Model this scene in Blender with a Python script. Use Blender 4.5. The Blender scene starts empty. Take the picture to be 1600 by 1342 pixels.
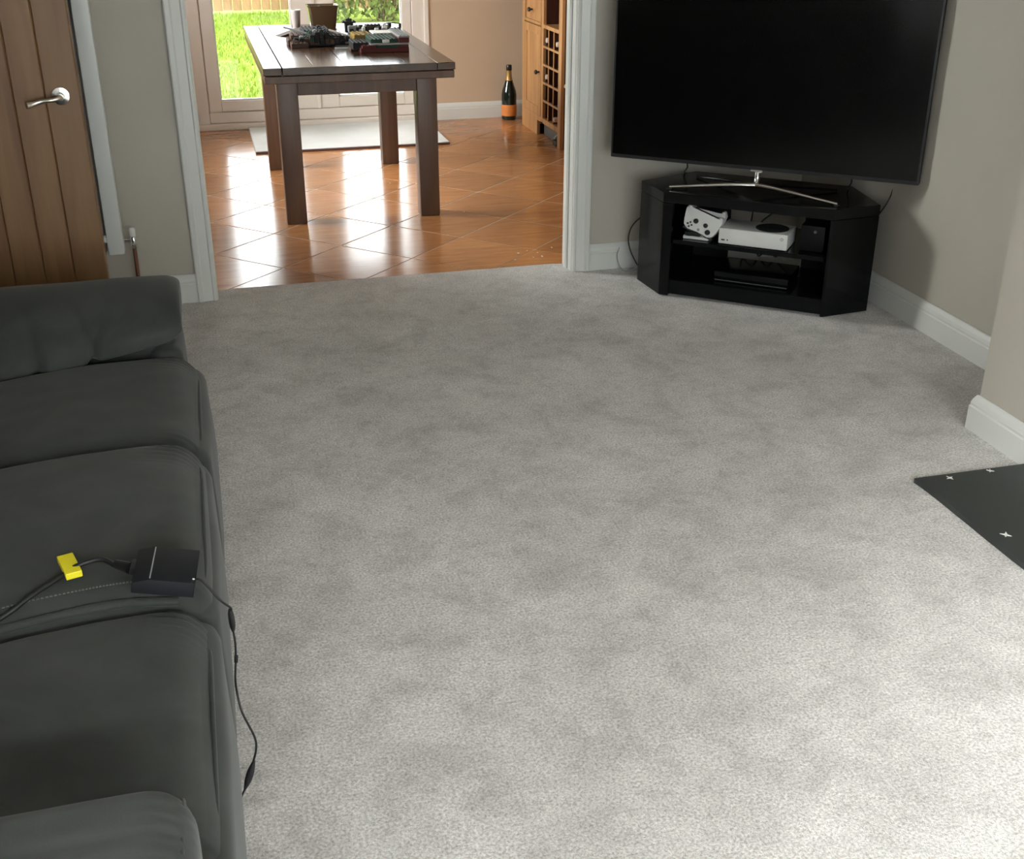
import bpy, bmesh, math, random
from mathutils import Vector, Matrix, noise
random.seed(7)
S = bpy.context.scene
COL = S.collection
R = math.radians

# ------------------------------------------------------------------ camera
cam_d = bpy.data.cameras.new('camera')
cam_d.sensor_fit = 'HORIZONTAL'
cam_d.sensor_width = 36.0
cam_d.lens = 1800.67 / 1600.0 * 36.0
cam_d.clip_start = 0.05
cam = bpy.data.objects.new('camera', cam_d)
COL.objects.link(cam)
cam.location = (0.0, -4.703, 1.545)
cam.rotation_euler = (R(90 - 25.2387), 0.0, R(-14.6863))
S.camera = cam

# ------------------------------------------------------------------ sky, added window lamps, exposure
SKY = 8.5
w = bpy.data.worlds.new('overcast_sky')
S.world = w
w.use_nodes = True
bg = w.node_tree.nodes['Background']
bg.inputs[0].default_value = (0.94, 0.97, 1.0, 1)
bg.inputs[1].default_value = SKY


def area_light(name, loc, rot, sx, sy, power, color, portal=False):
    d = bpy.data.lights.new(name, 'AREA')
    d.shape = 'RECTANGLE'
    d.size, d.size_y = sx, sy
    d.energy = power
    d.color = color
    o = bpy.data.objects.new(name, d)
    COL.objects.link(o)
    o.location = loc
    o.rotation_euler = rot
    if portal:
        d.cycles.is_portal = True
    return o


# lamp added outside the unseen left window to brighten the living room
area_light('added_side_lamp', (-2.5, -5.2, 2.9), (0, R(-48), 0), 2.2, 3.6, 1800, (1.0, 0.985, 0.965))
# second lamp added beyond the unseen rear window, evening out the near carpet
area_light('added_front_lamp', (0.5, -8.6, 3.25), (R(55), 0, 0), 4.2, 1.2, 800, (1.0, 0.985, 0.965))
# lamp added outside an unseen side window to lift the dining room
area_light('added_dining_lamp', (-2.35, 2.0, 2.3), (0, R(-65), 0), 1.6, 2.0, 500, (1.0, 0.98, 0.95))
# the garden doors, as a portal for the sky
area_light('garden_door_portal', (0.78, 3.93, 1.06), (R(-90), 0, 0), 1.56, 2.05, 1, (1, 1, 1), portal=True)

vs = S.view_settings
vs.view_transform = 'Standard'
vs.look = 'None'
vs.exposure = 0.1
vs.gamma = 1.0
vs.use_curve_mapping = False


# ------------------------------------------------------------------ materials
def pbr(name, col, rough=0.5, metal=0.0, spec=0.5, coat=0.0, coat_rough=0.05, sheen=0.0, trans=0.0, ior=1.5):
    m = bpy.data.materials.new(name)
    m.use_nodes = True
    b = m.node_tree.nodes['Principled BSDF']
    b.inputs['Base Color'].default_value = (*col, 1)
    b.inputs['Roughness'].default_value = rough
    b.inputs['Metallic'].default_value = metal
    b.inputs['Specular IOR Level'].default_value = spec
    b.inputs['Coat Weight'].default_value = coat
    b.inputs['Coat Roughness'].default_value = coat_rough
    b.inputs['Sheen Weight'].default_value = sheen
    b.inputs['Transmission Weight'].default_value = trans
    b.inputs['IOR'].default_value = ior
    return m


def nd(m, t, **kw):
    n = m.node_tree.nodes.new(t)
    for k, v in kw.items():
        setattr(n, k, v)
    return n


def lk(m, a, b):
    m.node_tree.links.new(a, b)


def coords(m, scale=(1, 1, 1), kind='Object', rot=(0, 0, 0)):
    tc = nd(m, 'ShaderNodeTexCoord')
    mp = nd(m, 'ShaderNodeMapping')
    mp.inputs['Scale'].default_value = scale
    mp.inputs['Rotation'].default_value = rot
    lk(m, tc.outputs[kind], mp.inputs[0])
    return mp.outputs[0]


def noise_tex(m, vec, scale, detail=4, rough=0.55, dist=0.0):
    n = nd(m, 'ShaderNodeTexNoise')
    n.inputs['Scale'].default_value = scale
    n.inputs['Detail'].default_value = detail
    n.inputs['Roughness'].default_value = rough
    n.inputs['Distortion'].default_value = dist
    lk(m, vec, n.inputs['Vector'])
    return n.outputs['Fac']


def ramp(m, fac, stops):
    r = nd(m, 'ShaderNodeValToRGB')
    e = r.color_ramp.elements
    while len(e) < len(stops):
        e.new(0.5)
    for i, (p, c) in enumerate(stops):
        e[i].position = p
        e[i].color = (*c, 1)
    lk(m, fac, r.inputs[0])
    return r.outputs[0]


def mixc(m, fac, a, b, mode='MIX'):
    n = nd(m, 'ShaderNodeMix', data_type='RGBA', blend_type=mode)
    if isinstance(fac, (int, float)):
        n.inputs[0].default_value = fac
    else:
        lk(m, fac, n.inputs[0])
    for s, v in ((n.inputs[6], a), (n.inputs[7], b)):
        if isinstance(v, tuple):
            s.default_value = (*v, 1)
        else:
            lk(m, v, s)
    return n.outputs[2]


def bsdf(m):
    return m.node_tree.nodes['Principled BSDF']


def bump(m, fac, strength, dist=0.01):
    b = nd(m, 'ShaderNodeBump')
    b.inputs['Strength'].default_value = strength
    b.inputs['Distance'].default_value = dist
    lk(m, fac, b.inputs['Height'])
    lk(m, b.outputs[0], bsdf(m).inputs['Normal'])


def painted(name, col, rough=0.6, var=0.05, bumpy=0.05):
    m = pbr(name, col, rough)
    v = coords(m)
    f = noise_tex(m, v, 1.7, 3)
    lk(m, ramp(m, f, [(0.3, tuple(c * (1 - var) for c in col)), (0.7, tuple(min(1, c * (1 + var)) for c in col))]),
       bsdf(m).inputs['Base Color'])
    bump(m, noise_tex(m, v, 240, 2), bumpy, 0.002)
    return m


def wood(name, dark, mid, light, scale, rough=0.4, coat=0.0, rnd=0.0, kind='Object'):
    m = pbr(name, mid, rough, coat=coat, coat_rough=0.2)
    v = coords(m, scale, kind)
    f = noise_tex(m, v, 1.0, 6, 0.6, 0.6)
    c = ramp(m, f, [(0.28, dark), (0.5, mid), (0.75, light)])
    if rnd:
        oi = nd(m, 'ShaderNodeObjectInfo')
        hs = nd(m, 'ShaderNodeHueSaturation')
        mr = nd(m, 'ShaderNodeMapRange')
        mr.inputs[3].default_value = 1 - rnd
        mr.inputs[4].default_value = 1 + rnd
        lk(m, oi.outputs['Random'], mr.inputs[0])
        lk(m, mr.outputs[0], hs.inputs['Value'])
        lk(m, c, hs.inputs['Color'])
        c = hs.outputs[0]
    lk(m, c, bsdf(m).inputs['Base Color'])
    bump(m, f, 0.08, 0.002)
    return m


def carpet_mat():
    m = pbr('carpet', (0.55, 0.53, 0.5), 0.95, spec=0.1, sheen=0.3)
    v = coords(m)
    big = noise_tex(m, v, 2.2, 5, 0.62, 0.7)
    mid = noise_tex(m, v, 6.5, 5, 0.68, 0.35)
    fine = noise_tex(m, v, 165, 3, 0.75)
    tiny = noise_tex(m, v, 420, 2, 0.6)
    c1 = ramp(m, big, [(0.33, (0.62, 0.598, 0.578)), (0.62, (0.74, 0.715, 0.695))])  # soft patches put pile-direction shading into the colour
    c2 = ramp(m, mid, [(0.30, (0.76, 0.75, 0.745)), (0.52, (1.0, 1.0, 1.0)), (0.70, (1.09, 1.09, 1.09))])
    c3 = ramp(m, fine, [(0.3, (0.46, 0.455, 0.45)), (0.52, (1.0, 1.0, 1.0)), (0.72, (1.42, 1.42, 1.41))])
    clump = noise_tex(m, v, 34, 4, 0.7, 0.8)
    c4 = ramp(m, clump, [(0.32, (0.86, 0.86, 0.86)), (0.5, (1.0, 1.0, 1.0)), (0.7, (1.06, 1.06, 1.06))])
    c1 = mixc(m, 1.0, c1, c4, 'MULTIPLY')
    c = mixc(m, 1.0, c1, c2, 'MULTIPLY')
    c = mixc(m, 1.0, c, c3, 'MULTIPLY')
    lk(m, c, bsdf(m).inputs['Base Color'])
    ad = nd(m, 'ShaderNodeMath', operation='ADD')
    lk(m, fine, ad.inputs[0])
    lk(m, tiny, ad.inputs[1])
    bump(m, ad.outputs[0], 0.7, 0.006)
    return m


def suede_mat():
    m = pbr('charcoal_suede', (0.04, 0.044, 0.042), 0.78, spec=0.25, sheen=0.12)
    v = coords(m)
    f = noise_tex(m, v, 5.5, 5, 0.6, 0.8)
    lk(m, ramp(m, f, [(0.25, (0.026, 0.029, 0.027)), (0.55, (0.038, 0.042, 0.040)), (0.8, (0.052, 0.056, 0.054))]),
       bsdf(m).inputs['Base Color'])
    bump(m, noise_tex(m, v, 300, 3), 0.15, 0.001)
    return m


def tile_mat():
    m = pbr('brown_floor_tile', (0.3, 0.12, 0.05), 0.17, spec=0.5)
    v = coords(m, (3.5, 26, 3), 'Generated')
    tc = nd(m, 'ShaderNodeTexCoord')
    mp = nd(m, 'ShaderNodeMapping')
    mp.inputs['Scale'].default_value = (4.0, 30.0, 1)
    geo = nd(m, 'ShaderNodeNewGeometry')
    lk(m, geo.outputs['Position'], mp.inputs[0])
    f = noise_tex(m, mp.outputs[0], 1.0, 6, 0.62, 0.8)
    c = ramp(m, f, [(0.28, (0.29, 0.115, 0.040)), (0.5, (0.41, 0.175, 0.062)), (0.75, (0.50, 0.235, 0.095))])
    oi = nd(m, 'ShaderNodeObjectInfo')
    hs = nd(m, 'ShaderNodeHueSaturation')
    mr = nd(m, 'ShaderNodeMapRange')
    mr.inputs[3].default_value = 0.86
    mr.inputs[4].default_value = 1.12
    lk(m, oi.outputs['Random'], mr.inputs[0])
    lk(m, mr.outputs[0], hs.inputs['Value'])
    lk(m, c, hs.inputs['Color'])
    lk(m, hs.outputs[0], bsdf(m).inputs['Base Color'])
    rr = nd(m, 'ShaderNodeMapRange')
    rr.inputs[3].default_value = 0.12
    rr.inputs[4].default_value = 0.24
    lk(m, f, rr.inputs[0])
    lk(m, rr.outputs[0], bsdf(m).inputs['Roughness'])
    bump(m, f, 0.018, 0.002)
    return m


def glass_mat():
    m = bpy.data.materials.new('clear_window_glass')
    m.use_nodes = True
    nt = m.node_tree
    nt.nodes.clear()
    out = nt.nodes.new('ShaderNodeOutputMaterial')
    mx = nt.nodes.new('ShaderNodeMixShader')
    fr = nt.nodes.new('ShaderNodeFresnel')
    fr.inputs[0].default_value = 1.45
    tr = nt.nodes.new('ShaderNodeBsdfTransparent')
    tr.inputs[0].default_value = (0.95, 0.97, 0.96, 1)
    gl = nt.nodes.new('ShaderNodeBsdfGlossy')
    gl.inputs['Roughness'].default_value = 0.02
    lk(m, fr.outputs[0], mx.inputs[0])
    lk(m, tr.outputs[0], mx.inputs[1])
    lk(m, gl.outputs[0], mx.inputs[2])
    lk(m, mx.outputs[0], out.inputs[0])
    return m


def lawn_mat(name, c0, c1, c2, scale=9):
    m = pbr(name, c1, 0.8, spec=0.2)
    v = coords(m)
    f = noise_tex(m, v, scale, 6, 0.7, 0.4)
    lk(m, ramp(m, f, [(0.3, c0), (0.5, c1), (0.72, c2)]), bsdf(m).inputs['Base Color'])
    bump(m, noise_tex(m, v, 60, 3), 0.6, 0.02)
    return m


MT = dict(
    wall=painted('greige_wall_paint', (0.44, 0.408, 0.352)),
    kwall=painted('warm_beige_wall_paint', (0.56, 0.42, 0.30)),
    ceil=painted('white_ceiling_paint', (0.8, 0.79, 0.77), 0.8),
    trim=painted('white_gloss_trim', (0.63, 0.635, 0.61), 0.35, 0.02, 0.02),
    upvc=painted('white_door_plastic', (0.74, 0.665, 0.60), 0.35, 0.02, 0.0),
    carpet=carpet_mat(), suede=suede_mat(), tile=tile_mat(), glass=glass_mat(),
    grout=painted('pale_grout', (0.62, 0.50, 0.41), 0.6),
    oak=wood('oak_door_wood', (0.115, 0.054, 0.021), (0.168, 0.086, 0.035), (0.21, 0.115, 0.050), (16, 16, 1.2), 0.45, rnd=0.05),
    oak2=wood('oak_cabinet_wood', (0.27, 0.12, 0.04), (0.42, 0.21, 0.08), (0.55, 0.30, 0.12), (14, 14, 1.5), 0.4),
    shaded_wood=wood('shaded_cabinet_wood', (0.030, 0.008, 0.005), (0.05, 0.013, 0.008), (0.08, 0.022, 0.012), (14, 14, 1.5), 0.4),  # shade on the cabinet side and inside the cells, put into the wood colour
    table=wood('dark_stained_table_wood', (0.032, 0.015, 0.008), (0.056, 0.027, 0.014), (0.09, 0.045, 0.025), (12, 1.4, 12), 0.17, rnd=0.06, coat=0.1),
    tleg=wood('dark_stained_leg_wood', (0.06, 0.030, 0.017), (0.10, 0.052, 0.030), (0.15, 0.08, 0.048), (14, 14, 1.3), 0.4, rnd=0.05),
    blackgloss=pbr('black_gloss_panel', (0.003, 0.0035, 0.004), 0.14, spec=0.24),
    blackmatt=pbr('black_matt_plastic', (0.010, 0.011, 0.013), 0.5),
    blackin=pbr('black_inner_panel', (0.004, 0.004, 0.005), 0.5, spec=0.2),
    dimgrey=pbr('dim_grey_trim', (0.09, 0.095, 0.10), 0.35),
    screen=pbr('black_glass_screen', (0.002, 0.002, 0.002), 0.16, spec=0.35),
    chrome=pbr('polished_chrome', (0.78, 0.78, 0.77), 0.15, metal=1),
    nickel=pbr('satin_nickel', (0.62, 0.58, 0.52), 0.28, metal=1),
    copper=pbr('brown_copper_pipe', (0.20, 0.085, 0.05), 0.45, metal=0.6),
    rad=painted('white_radiator_enamel', (0.72, 0.74, 0.73), 0.35, 0.02, 0.0),
    white=pbr('white_plastic', (0.72, 0.72, 0.70), 0.4),
    grey=pbr('grey_plastic', (0.30, 0.31, 0.32), 0.4),
    cable=pbr('black_cable_rubber', (0.008, 0.008, 0.009), 0.5),
    adapter=pbr('black_adapter_plastic', (0.008, 0.009, 0.012), 0.6, spec=0.3),
    yellow=pbr('yellow_tape', (0.85, 0.74, 0.02), 0.5),
    slate=painted('black_slate', (0.030, 0.034, 0.034), 0.5, 0.25, 0.3),
    chip=pbr('white_fleck', (0.75, 0.75, 0.72), 0.6),
    stitch=pbr('grey_stitch_thread', (0.10, 0.105, 0.10), 0.7),
    bottle=pbr('dark_green_bottle_glass', (0.006, 0.014, 0.010), 0.08, spec=0.6),
    orange=pbr('orange_paper_label', (0.62, 0.20, 0.04), 0.6),
    gold=pbr('gold_foil', (0.45, 0.28, 0.10), 0.35, metal=0.5),
    foil=pbr('black_foil', (0.012, 0.010, 0.010), 0.3),
    caps=pbr('pale_bottle_cap', (0.62, 0.50, 0.42), 0.45),
    wine=pbr('dark_wine_glass', (0.02, 0.006, 0.008), 0.1),
    cream=pbr('cream_knob', (0.75, 0.66, 0.45), 0.45),
    brown=pbr('brown_glazed_pot', (0.085, 0.050, 0.026), 0.16),
    cup=pbr('pink_grey_cup', (0.36, 0.31, 0.30), 0.45),
    b_black=pbr('toy_black', (0.010, 0.010, 0.011), 0.6, spec=0.25),
    b_brown=pbr('toy_dark_brown', (0.055, 0.030, 0.020), 0.6, spec=0.25),
    b_red=pbr('toy_dark_red', (0.075, 0.010, 0.010), 0.6, spec=0.25),
    b_green=pbr('toy_dark_green', (0.008, 0.032, 0.018), 0.6, spec=0.25),
    b_grey=pbr('toy_grey', (0.22, 0.22, 0.22), 0.6, spec=0.25),
    b_tan=pbr('toy_mustard', (0.20, 0.12, 0.02), 0.6, spec=0.25),
    b_white=pbr('toy_white', (0.6, 0.6, 0.58), 0.6, spec=0.25),
    rug=painted('pale_grey_rug', (0.66, 0.66, 0.65), 0.95, 0.12, 0.6),
    rugedge=pbr('dark_rug_edge', (0.10, 0.05, 0.045), 0.9),
    lawn=lawn_mat('lawn', (0.14, 0.20, 0.025), (0.19, 0.26, 0.034), (0.25, 0.31, 0.05), 4),
    blade=lawn_mat('grass_blade', (0.14, 0.21, 0.024), (0.20, 0.28, 0.034), (0.27, 0.34, 0.055), 3),
    fence=wood('orange_fence_wood', (0.15, 0.085, 0.035), (0.25, 0.145, 0.062), (0.34, 0.22, 0.11), (10, 10, 1.2), 0.7, rnd=0.2),
    leaf=lawn_mat('shrub_leaf', (0.035, 0.06, 0.012), (0.09, 0.13, 0.026), (0.20, 0.24, 0.06), 7),
    twig=pbr('brown_twig', (0.10, 0.065, 0.035), 0.8),
    paving=painted('pale_paving', (0.34, 0.32, 0.29), 0.85, 0.1, 0.3),
    crumb=pbr('crumb', (0.75, 0.62, 0.48), 0.8),
)


# ------------------------------------------------------------------ mesh helpers
def link(o, parent=None):
    COL.objects.link(o)
    if parent is not None:
        o.parent = parent
    return o


def tag(o, label, cat, group=None, kind=None):
    if label:
        o['label'] = label
    if cat:
        o['category'] = cat
    if group:
        o['group'] = group
    if kind:
        o['kind'] = kind
    return o


def root(name, label, cat, loc=(0, 0, 0), rz=0.0, group=None, kind=None):
    o = bpy.data.objects.new(name, None)
    o.empty_display_size = 0.05
    o.location = loc
    o.rotation_euler = (0, 0, rz)
    link(o)
    return tag(o, label, cat, group, kind)


def pmat(o):
    return Matrix.LocRotScale(o.location, o.rotation_euler, o.scale)


def obj(name, bm, mat, parent=None, loc=None, world=False, smooth=None, rot=None, label=None):
    """bmesh -> one object. world=True: the mesh is in world space and parent is an unrotated/rotated root."""
    if world and parent is not None:
        bm.transform(pmat(parent).inverted())
    if smooth is not None:
        bmesh.ops.recalc_face_normals(bm, faces=bm.faces)
    me = bpy.data.meshes.new(name)
    bm.to_mesh(me)
    bm.free()
    me.materials.append(MT[mat] if isinstance(mat, str) else mat)
    if smooth is not None:
        for p in me.polygons:
            p.use_smooth = True
        if smooth:
            try:
                me.set_sharp_from_angle(angle=R(smooth))
            except Exception:
                pass
    o = bpy.data.objects.new(name, me)
    if loc:
        o.location = loc
    if rot:
        o.rotation_euler = rot
    link(o, parent)
    if label:
        o['label'] = label
    return o


def nb():
    return bmesh.new()


def box(bm, lo, hi, bev=0.0, seg=1):
    r = bmesh.ops.create_cube(bm, size=1.0)
    vs_ = r['verts']
    for v in vs_:
        v.co = Vector([lo[i] + (v.co[i] + 0.5) * (hi[i] - lo[i]) for i in range(3)])
    if bev > 0:
        ed = list({e for v in vs_ for e in v.link_edges})
        bmesh.ops.bevel(bm, geom=ed, offset=bev, segments=seg, affect='EDGES', profile=0.6)
    return bm


def B(lo, hi, bev=0.0, seg=1):
    return box(nb(), lo, hi, bev, seg)


def obox(bm, c, h, rot, bev=0.0, seg=1):
    """oriented box: centre, half sizes, rotation matrix"""
    b2 = B((-h[0], -h[1], -h[2]), h, bev, seg)
    b2.transform(Matrix.Translation(c) @ rot.to_4x4())
    merge(bm, b2)
    return bm


def merge(bm, b2):
    me = bpy.data.meshes.new('tmp')
    b2.to_mesh(me)
    b2.free()
    bm.from_mesh(me)
    bpy.data.meshes.remove(me)
    return bm


def prism(bm, pts, z0, z1, bev=0.0, seg=2):
    """polygon in xy extruded along z"""
    b2 = nb()
    vsb = [b2.verts.new((x, y, z0)) for x, y in pts]
    vst = [b2.verts.new((x, y, z1)) for x, y in pts]
    n = len(pts)
    ft = b2.faces.new(vst)
    fb = b2.faces.new(vsb[::-1])
    for i in range(n):
        b2.faces.new((vsb[i], vsb[(i + 1) % n], vst[(i + 1) % n], vst[i]))
    if bev > 0:
        ed = list(ft.edges) + list(fb.edges)
        bmesh.ops.bevel(b2, geom=ed, offset=bev, segments=seg, affect='EDGES', profile=0.6)
    bmesh.ops.recalc_face_normals(b2, faces=b2.faces)
    return merge(bm, b2)


def lathe(bm, prof, seg=24, c=(0, 0, 0), cap=True):
    rings = []
    for r, z in prof:
        rings.append([bm.verts.new((c[0] + r * math.cos(2 * math.pi * k / seg), c[1] + r * math.sin(2 * math.pi * k / seg), c[2] + z))
                      for k in range(seg)])
    for a, b in zip(rings, rings[1:]):
        for k in range(seg):
            bm.faces.new((a[k], a[(k + 1) % seg], b[(k + 1) % seg], b[k]))
    if cap:
        bm.faces.new(rings[0][::-1])
        bm.faces.new(rings[-1])
    return bm


def smooth_path(pts, n=8):
    P = [Vector(p) for p in pts]
    P = [2 * P[0] - P[1]] + P + [2 * P[-1] - P[-2]]
    out = []
    for i in range(1, len(P) - 2):
        for k in range(n):
            t = k / n
            a, b, c, d = P[i - 1], P[i], P[i + 1], P[i + 2]
            out.append(0.5 * ((2 * b) + (c - a) * t + (2 * a - 5 * b + 4 * c - d) * t * t + (3 * b - a - 3 * c + d) * t ** 3))
    out.append(P[-2])
    return out


def tube(bm, pts, rad, seg=8, sm=8):
    P = smooth_path(pts, sm) if sm else [Vector(p) for p in pts]
    n = len(P)
    rings = []
    up = Vector((0, 0, 1))
    t0 = (P[1] - P[0]).normalized()
    if abs(t0.dot(up)) > 0.9:
        up = Vector((1, 0, 0))
    u = t0.cross(up).normalized()
    for i in range(n):
        t = (P[min(i + 1, n - 1)] - P[max(i - 1, 0)])
        if t.length < 1e-9:
            t = t0
        t.normalize()
        u = (u - t * u.dot(t)).normalized()
        v = t.cross(u)
        r = rad(i / (n - 1)) if callable(rad) else rad
        rings.append([bm.verts.new(P[i] + (u * math.cos(2 * math.pi * k / seg) + v * math.sin(2 * math.pi * k / seg)) * r) for k in range(seg)])
    for a, b in zip(rings, rings[1:]):
        for k in range(seg):
            bm.faces.new((a[k], a[(k + 1) % seg], b[(k + 1) % seg], b[k]))
    bm.faces.new(rings[0][::-1])
    bm.faces.new(rings[-1])
    return bm


def sweep(bm, path, prof):
    """prof: (offset to the left of travel, z); path: xy polyline with mitred corners"""
    P = [Vector((x, y)) for x, y in path]
    n = len(P)
    rings = []
    for i in range(n):
        d1 = (P[i] - P[i - 1]).normalized() if i else (P[1] - P[0]).normalized()
        d2 = (P[i + 1] - P[i]).normalized() if i < n - 1 else d1
        n1 = Vector((-d1.y, d1.x))
        n2 = Vector((-d2.y, d2.x))
        m = (n1 + n2)
        m = m / max(1e-6, m.dot(n1))
        rings.append([bm.verts.new((P[i].x + m.x * o, P[i].y + m.y * o, z)) for o, z in prof])
    k = len(prof)
    for a, b in zip(rings, rings[1:]):
        for j in range(k):
            bm.faces.new((a[j], b[j], b[(j + 1) % k], a[(j + 1) % k]))
    bm.faces.new(rings[0])
    bm.faces.new(rings[-1][::-1])
    bmesh.ops.recalc_face_normals(bm, faces=bm.faces)
    return bm


def cushion(lo, hi, r, n=26, puff=(0, 0, 0), fn=None, sag=0.0):
    c = [(a + b) / 2 for a, b in zip(lo, hi)]
    h = [(b - a) / 2 for a, b in zip(lo, hi)]
    bm = nb()
    idx = {}

    def vert(u):
        key = tuple(round(x * 1e5) for x in u)
        if key in idx:
            return idx[key]
        p = [u[i] * h[i] for i in range(3)]
        q = [max(-(h[i] - min(r, h[i])), min(h[i] - min(r, h[i]), p[i])) for i in range(3)]
        d = Vector([p[i] - q[i] for i in range(3)])
        if d.length > 1e-9:
            mx = max(abs(x) for x in d)
            d = d.normalized() * mx
        o = [q[i] + d[i] for i in range(3)]
        for i in range(3):
            j, k = [a for a in range(3) if a != i]
            o[i] += puff[i] * u[i] * (1 - u[j] ** 2) * (1 - u[k] ** 2)
        P = Vector([c[i] + o[i] for i in range(3)])
        if fn:
            P = P + Vector(fn(P, u))
        v = bm.verts.new(P)
        idx[key] = v
        return v
    T = [math.sin(math.pi / 2 * (2 * i / n - 1)) * 0.5 + (2 * i / n - 1) * 0.5 for i in range(n + 1)]
    for ax in range(3):
        for s in (-1, 1):
            j, k = [a for a in range(3) if a != ax]
            for a in range(n):
                for b in range(n):
                    q = []
                    for da, db in ((0, 0), (1, 0), (1, 1), (0, 1)):
                        u = [0, 0, 0]
                        u[ax] = s
                        u[j] = T[a + da]
                        u[k] = T[b + db]
                        q.append(vert(u))
                    if len(set(q)) == 4:
                        bm.faces.new(q)
    bmesh.ops.recalc_face_normals(bm, faces=bm.faces)
    return bm


def structure(name, bm, mat, label, cat, smooth=None, loc=None):
    return tag(obj(name, bm, mat, smooth=smooth, loc=loc), label, cat, kind='structure')


# ------------------------------------------------------------------ room shell
XL, XR, YR = -1.13, 2.59, -6.6          # living room: left wall, alcove wall, rear wall; back wall at y = 0
OL, OR, OH, WT = -0.022, 1.50, 2.08, 0.115   # opening to the dining room
KL, KR, KY = -1.28, 2.65, 3.77          # dining room

# carpet: one slab with a tongue into the opening
pts = [(XL, YR), (XR, YR), (XR, 0.0), (OR, 0.0), (OR, 0.118)]
k = 26
for i in range(1, k):
    x = OR + (OL - OR) * i / k
    pts.append((x, 0.124 + 0.0035 * noise.noise(Vector((x * 9, 3.1, 0)))))
pts += [(OL, 0.118), (OL, 0.0), (XL, 0.0)]
structure('floor', prism(nb(), pts, -0.02, 0.0, 0.005, 2), 'carpet', 'fitted pale grey carpet covering the living room floor', 'carpet')

# dining room floor: grout bed with diagonal tiles
kf = structure('floor_dining', B((KL, 0.119, -0.05), (KR, KY + 0.02, -0.0056)), 'grout',
               'glossy brown tiled floor laid diagonally in the dining room', 'floor')
D = 0.585
OX, OY = -0.022, 1.8387


def clip(poly, x0, x1, y0, y1):
    for ax, lim, sg in ((0, x0, 1), (0, x1, -1), (1, y0, 1), (1, y1, -1)):
        out = []
        for i in range(len(poly)):
            a, b = poly[i - 1], poly[i]
            da, db = (a[ax] - lim) * sg, (b[ax] - lim) * sg
            if da >= 0:
                out.append(a) if False else None
            if (da >= 0) != (db >= 0):
                t = da / (da - db)
                out.append((a[0] + (b[0] - a[0]) * t, a[1] + (b[1] - a[1]) * t))
            if db >= 0:
                out.append(b)
        poly = out
        if len(poly) < 3:
            return []
    return poly


hd = D / 2 - 0.0046
full = None
for i in range(-6, 12):
    for j in range(-8, 10):
        cx, cy = OX + D * i / 2, OY + D * j / 2
        if (i + j) % 2 == 0:
            continue
        poly = [(cx - hd, cy), (cx, cy - hd), (cx + hd, cy), (cx, cy + hd)]
        cp = clip(poly, KL + 0.002, KR - 0.002, 0.1225, KY - 0.002)
        if not cp:
            continue
        area = abs(sum(cp[q - 1][0] * cp[q][1] - cp[q][0] * cp[q - 1][1] for q in range(len(cp)))) / 2
        if area < 0.0015:
            continue
        if area > 2 * hd * hd - 1e-5:
            if full is None:
                full = obj('tile', prism(nb(), [(-hd, 0), (0, -hd), (hd, 0), (0, hd)], -0.010, 0.0, 0.0018, 1), 'tile', kf)
                full.location = (cx, cy, -0.004)
            else:
                o = full.copy()
                link(o, kf)
                o.location = (cx, cy, -0.004)
        else:
            dd = []
            for p in cp:
                if not dd or (Vector(p) - Vector(dd[-1])).length > 0.004:
                    dd.append(p)
            if (Vector(dd[0]) - Vector(dd[-1])).length < 0.004:
                dd.pop()
            if len(dd) > 2:
                obj('tile', prism(nb(), dd, -0.010, 0.0, 0.0), 'tile', kf, loc=(0, 0, -0.004))

# living room walls
b = nb()
box(b, (XL, 0, -0.02), (OL - 0.02, WT, 2.4))
box(b, (OR + 0.02, 0, -0.02), (XR, WT, 2.4))
box(b, (OL - 0.02, 0, OH + 0.02), (OR + 0.02, WT, 2.4))
structure('wall_back', b, 'wall', 'greige wall around the wide opening behind the television', 'wall')
structure('wall_right', B((XR, YR, -0.02), (XR + 0.12, WT, 2.4)), 'wall', 'greige alcove wall right of the television', 'wall')
BX, BY0, BY1 = 2.238, -1.897, -3.55
structure('wall_chimney', B((BX, BY1, -0.02), (XR, BY0, 2.4)), 'wall', 'greige chimney breast projecting from the right wall', 'wall')
b = nb()
DY0, DY1 = -1.075, -0.28                # doorway in the left wall
WY0, WY1, WZ0, WZ1 = -6.4, -4.1, 0.25, 2.15
box(b, (XL - 0.12, YR, -0.02), (XL, WY0, 2.4))
box(b, (XL - 0.12, WY1, -0.02), (XL, DY0, 2.4))
box(b, (XL - 0.12, WY0, -0.02), (XL, WY1, WZ0))
box(b, (XL - 0.12, WY0, WZ1), (XL, WY1, 2.4))
box(b, (XL - 0.12, DY1, -0.02), (XL, WT, 2.4))
box(b, (XL - 0.12, DY0, 2.05), (XL, DY1, 2.4))
structure('wall_left', b, 'wall', 'greige wall behind the dark sofa', 'wall')
b = nb()
box(b, (XL - 1.2, DY0 - 0.6, -0.02), (XL - 1.1, DY1 + 0.4, 2.4))
box(b, (XL - 1.2, DY0 - 0.7, -0.02), (XL - 0.12, DY0 - 0.6, 2.4))
box(b, (XL - 1.2, DY1 + 0.4, -0.02), (XL - 0.12, DY1 + 0.5, 2.4))
box(b, (XL - 1.2, DY0 - 0.7, -0.06), (XL, DY1 + 0.5, -0.02))
box(b, (XL - 1.2, DY0 - 0.7, 2.4), (XL - 0.15, DY1 + 0.5, 2.45))
structure('wall_hall', b, 'wall', 'greige hallway seen past the oak door', 'wall')
b = nb()
VX0, VX1, VZ0, VZ1 = -0.9, 2.3, 0.45, 2.15
box(b, (XL, YR - 0.15, -0.02), (VX0, YR, 2.4))
box(b, (VX1, YR - 0.15, -0.02), (XR, YR, 2.4))
box(b, (VX0, YR - 0.15, -0.02), (VX1, YR, VZ0))
box(b, (VX0, YR - 0.15, VZ1), (VX1, YR, 2.4))
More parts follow.
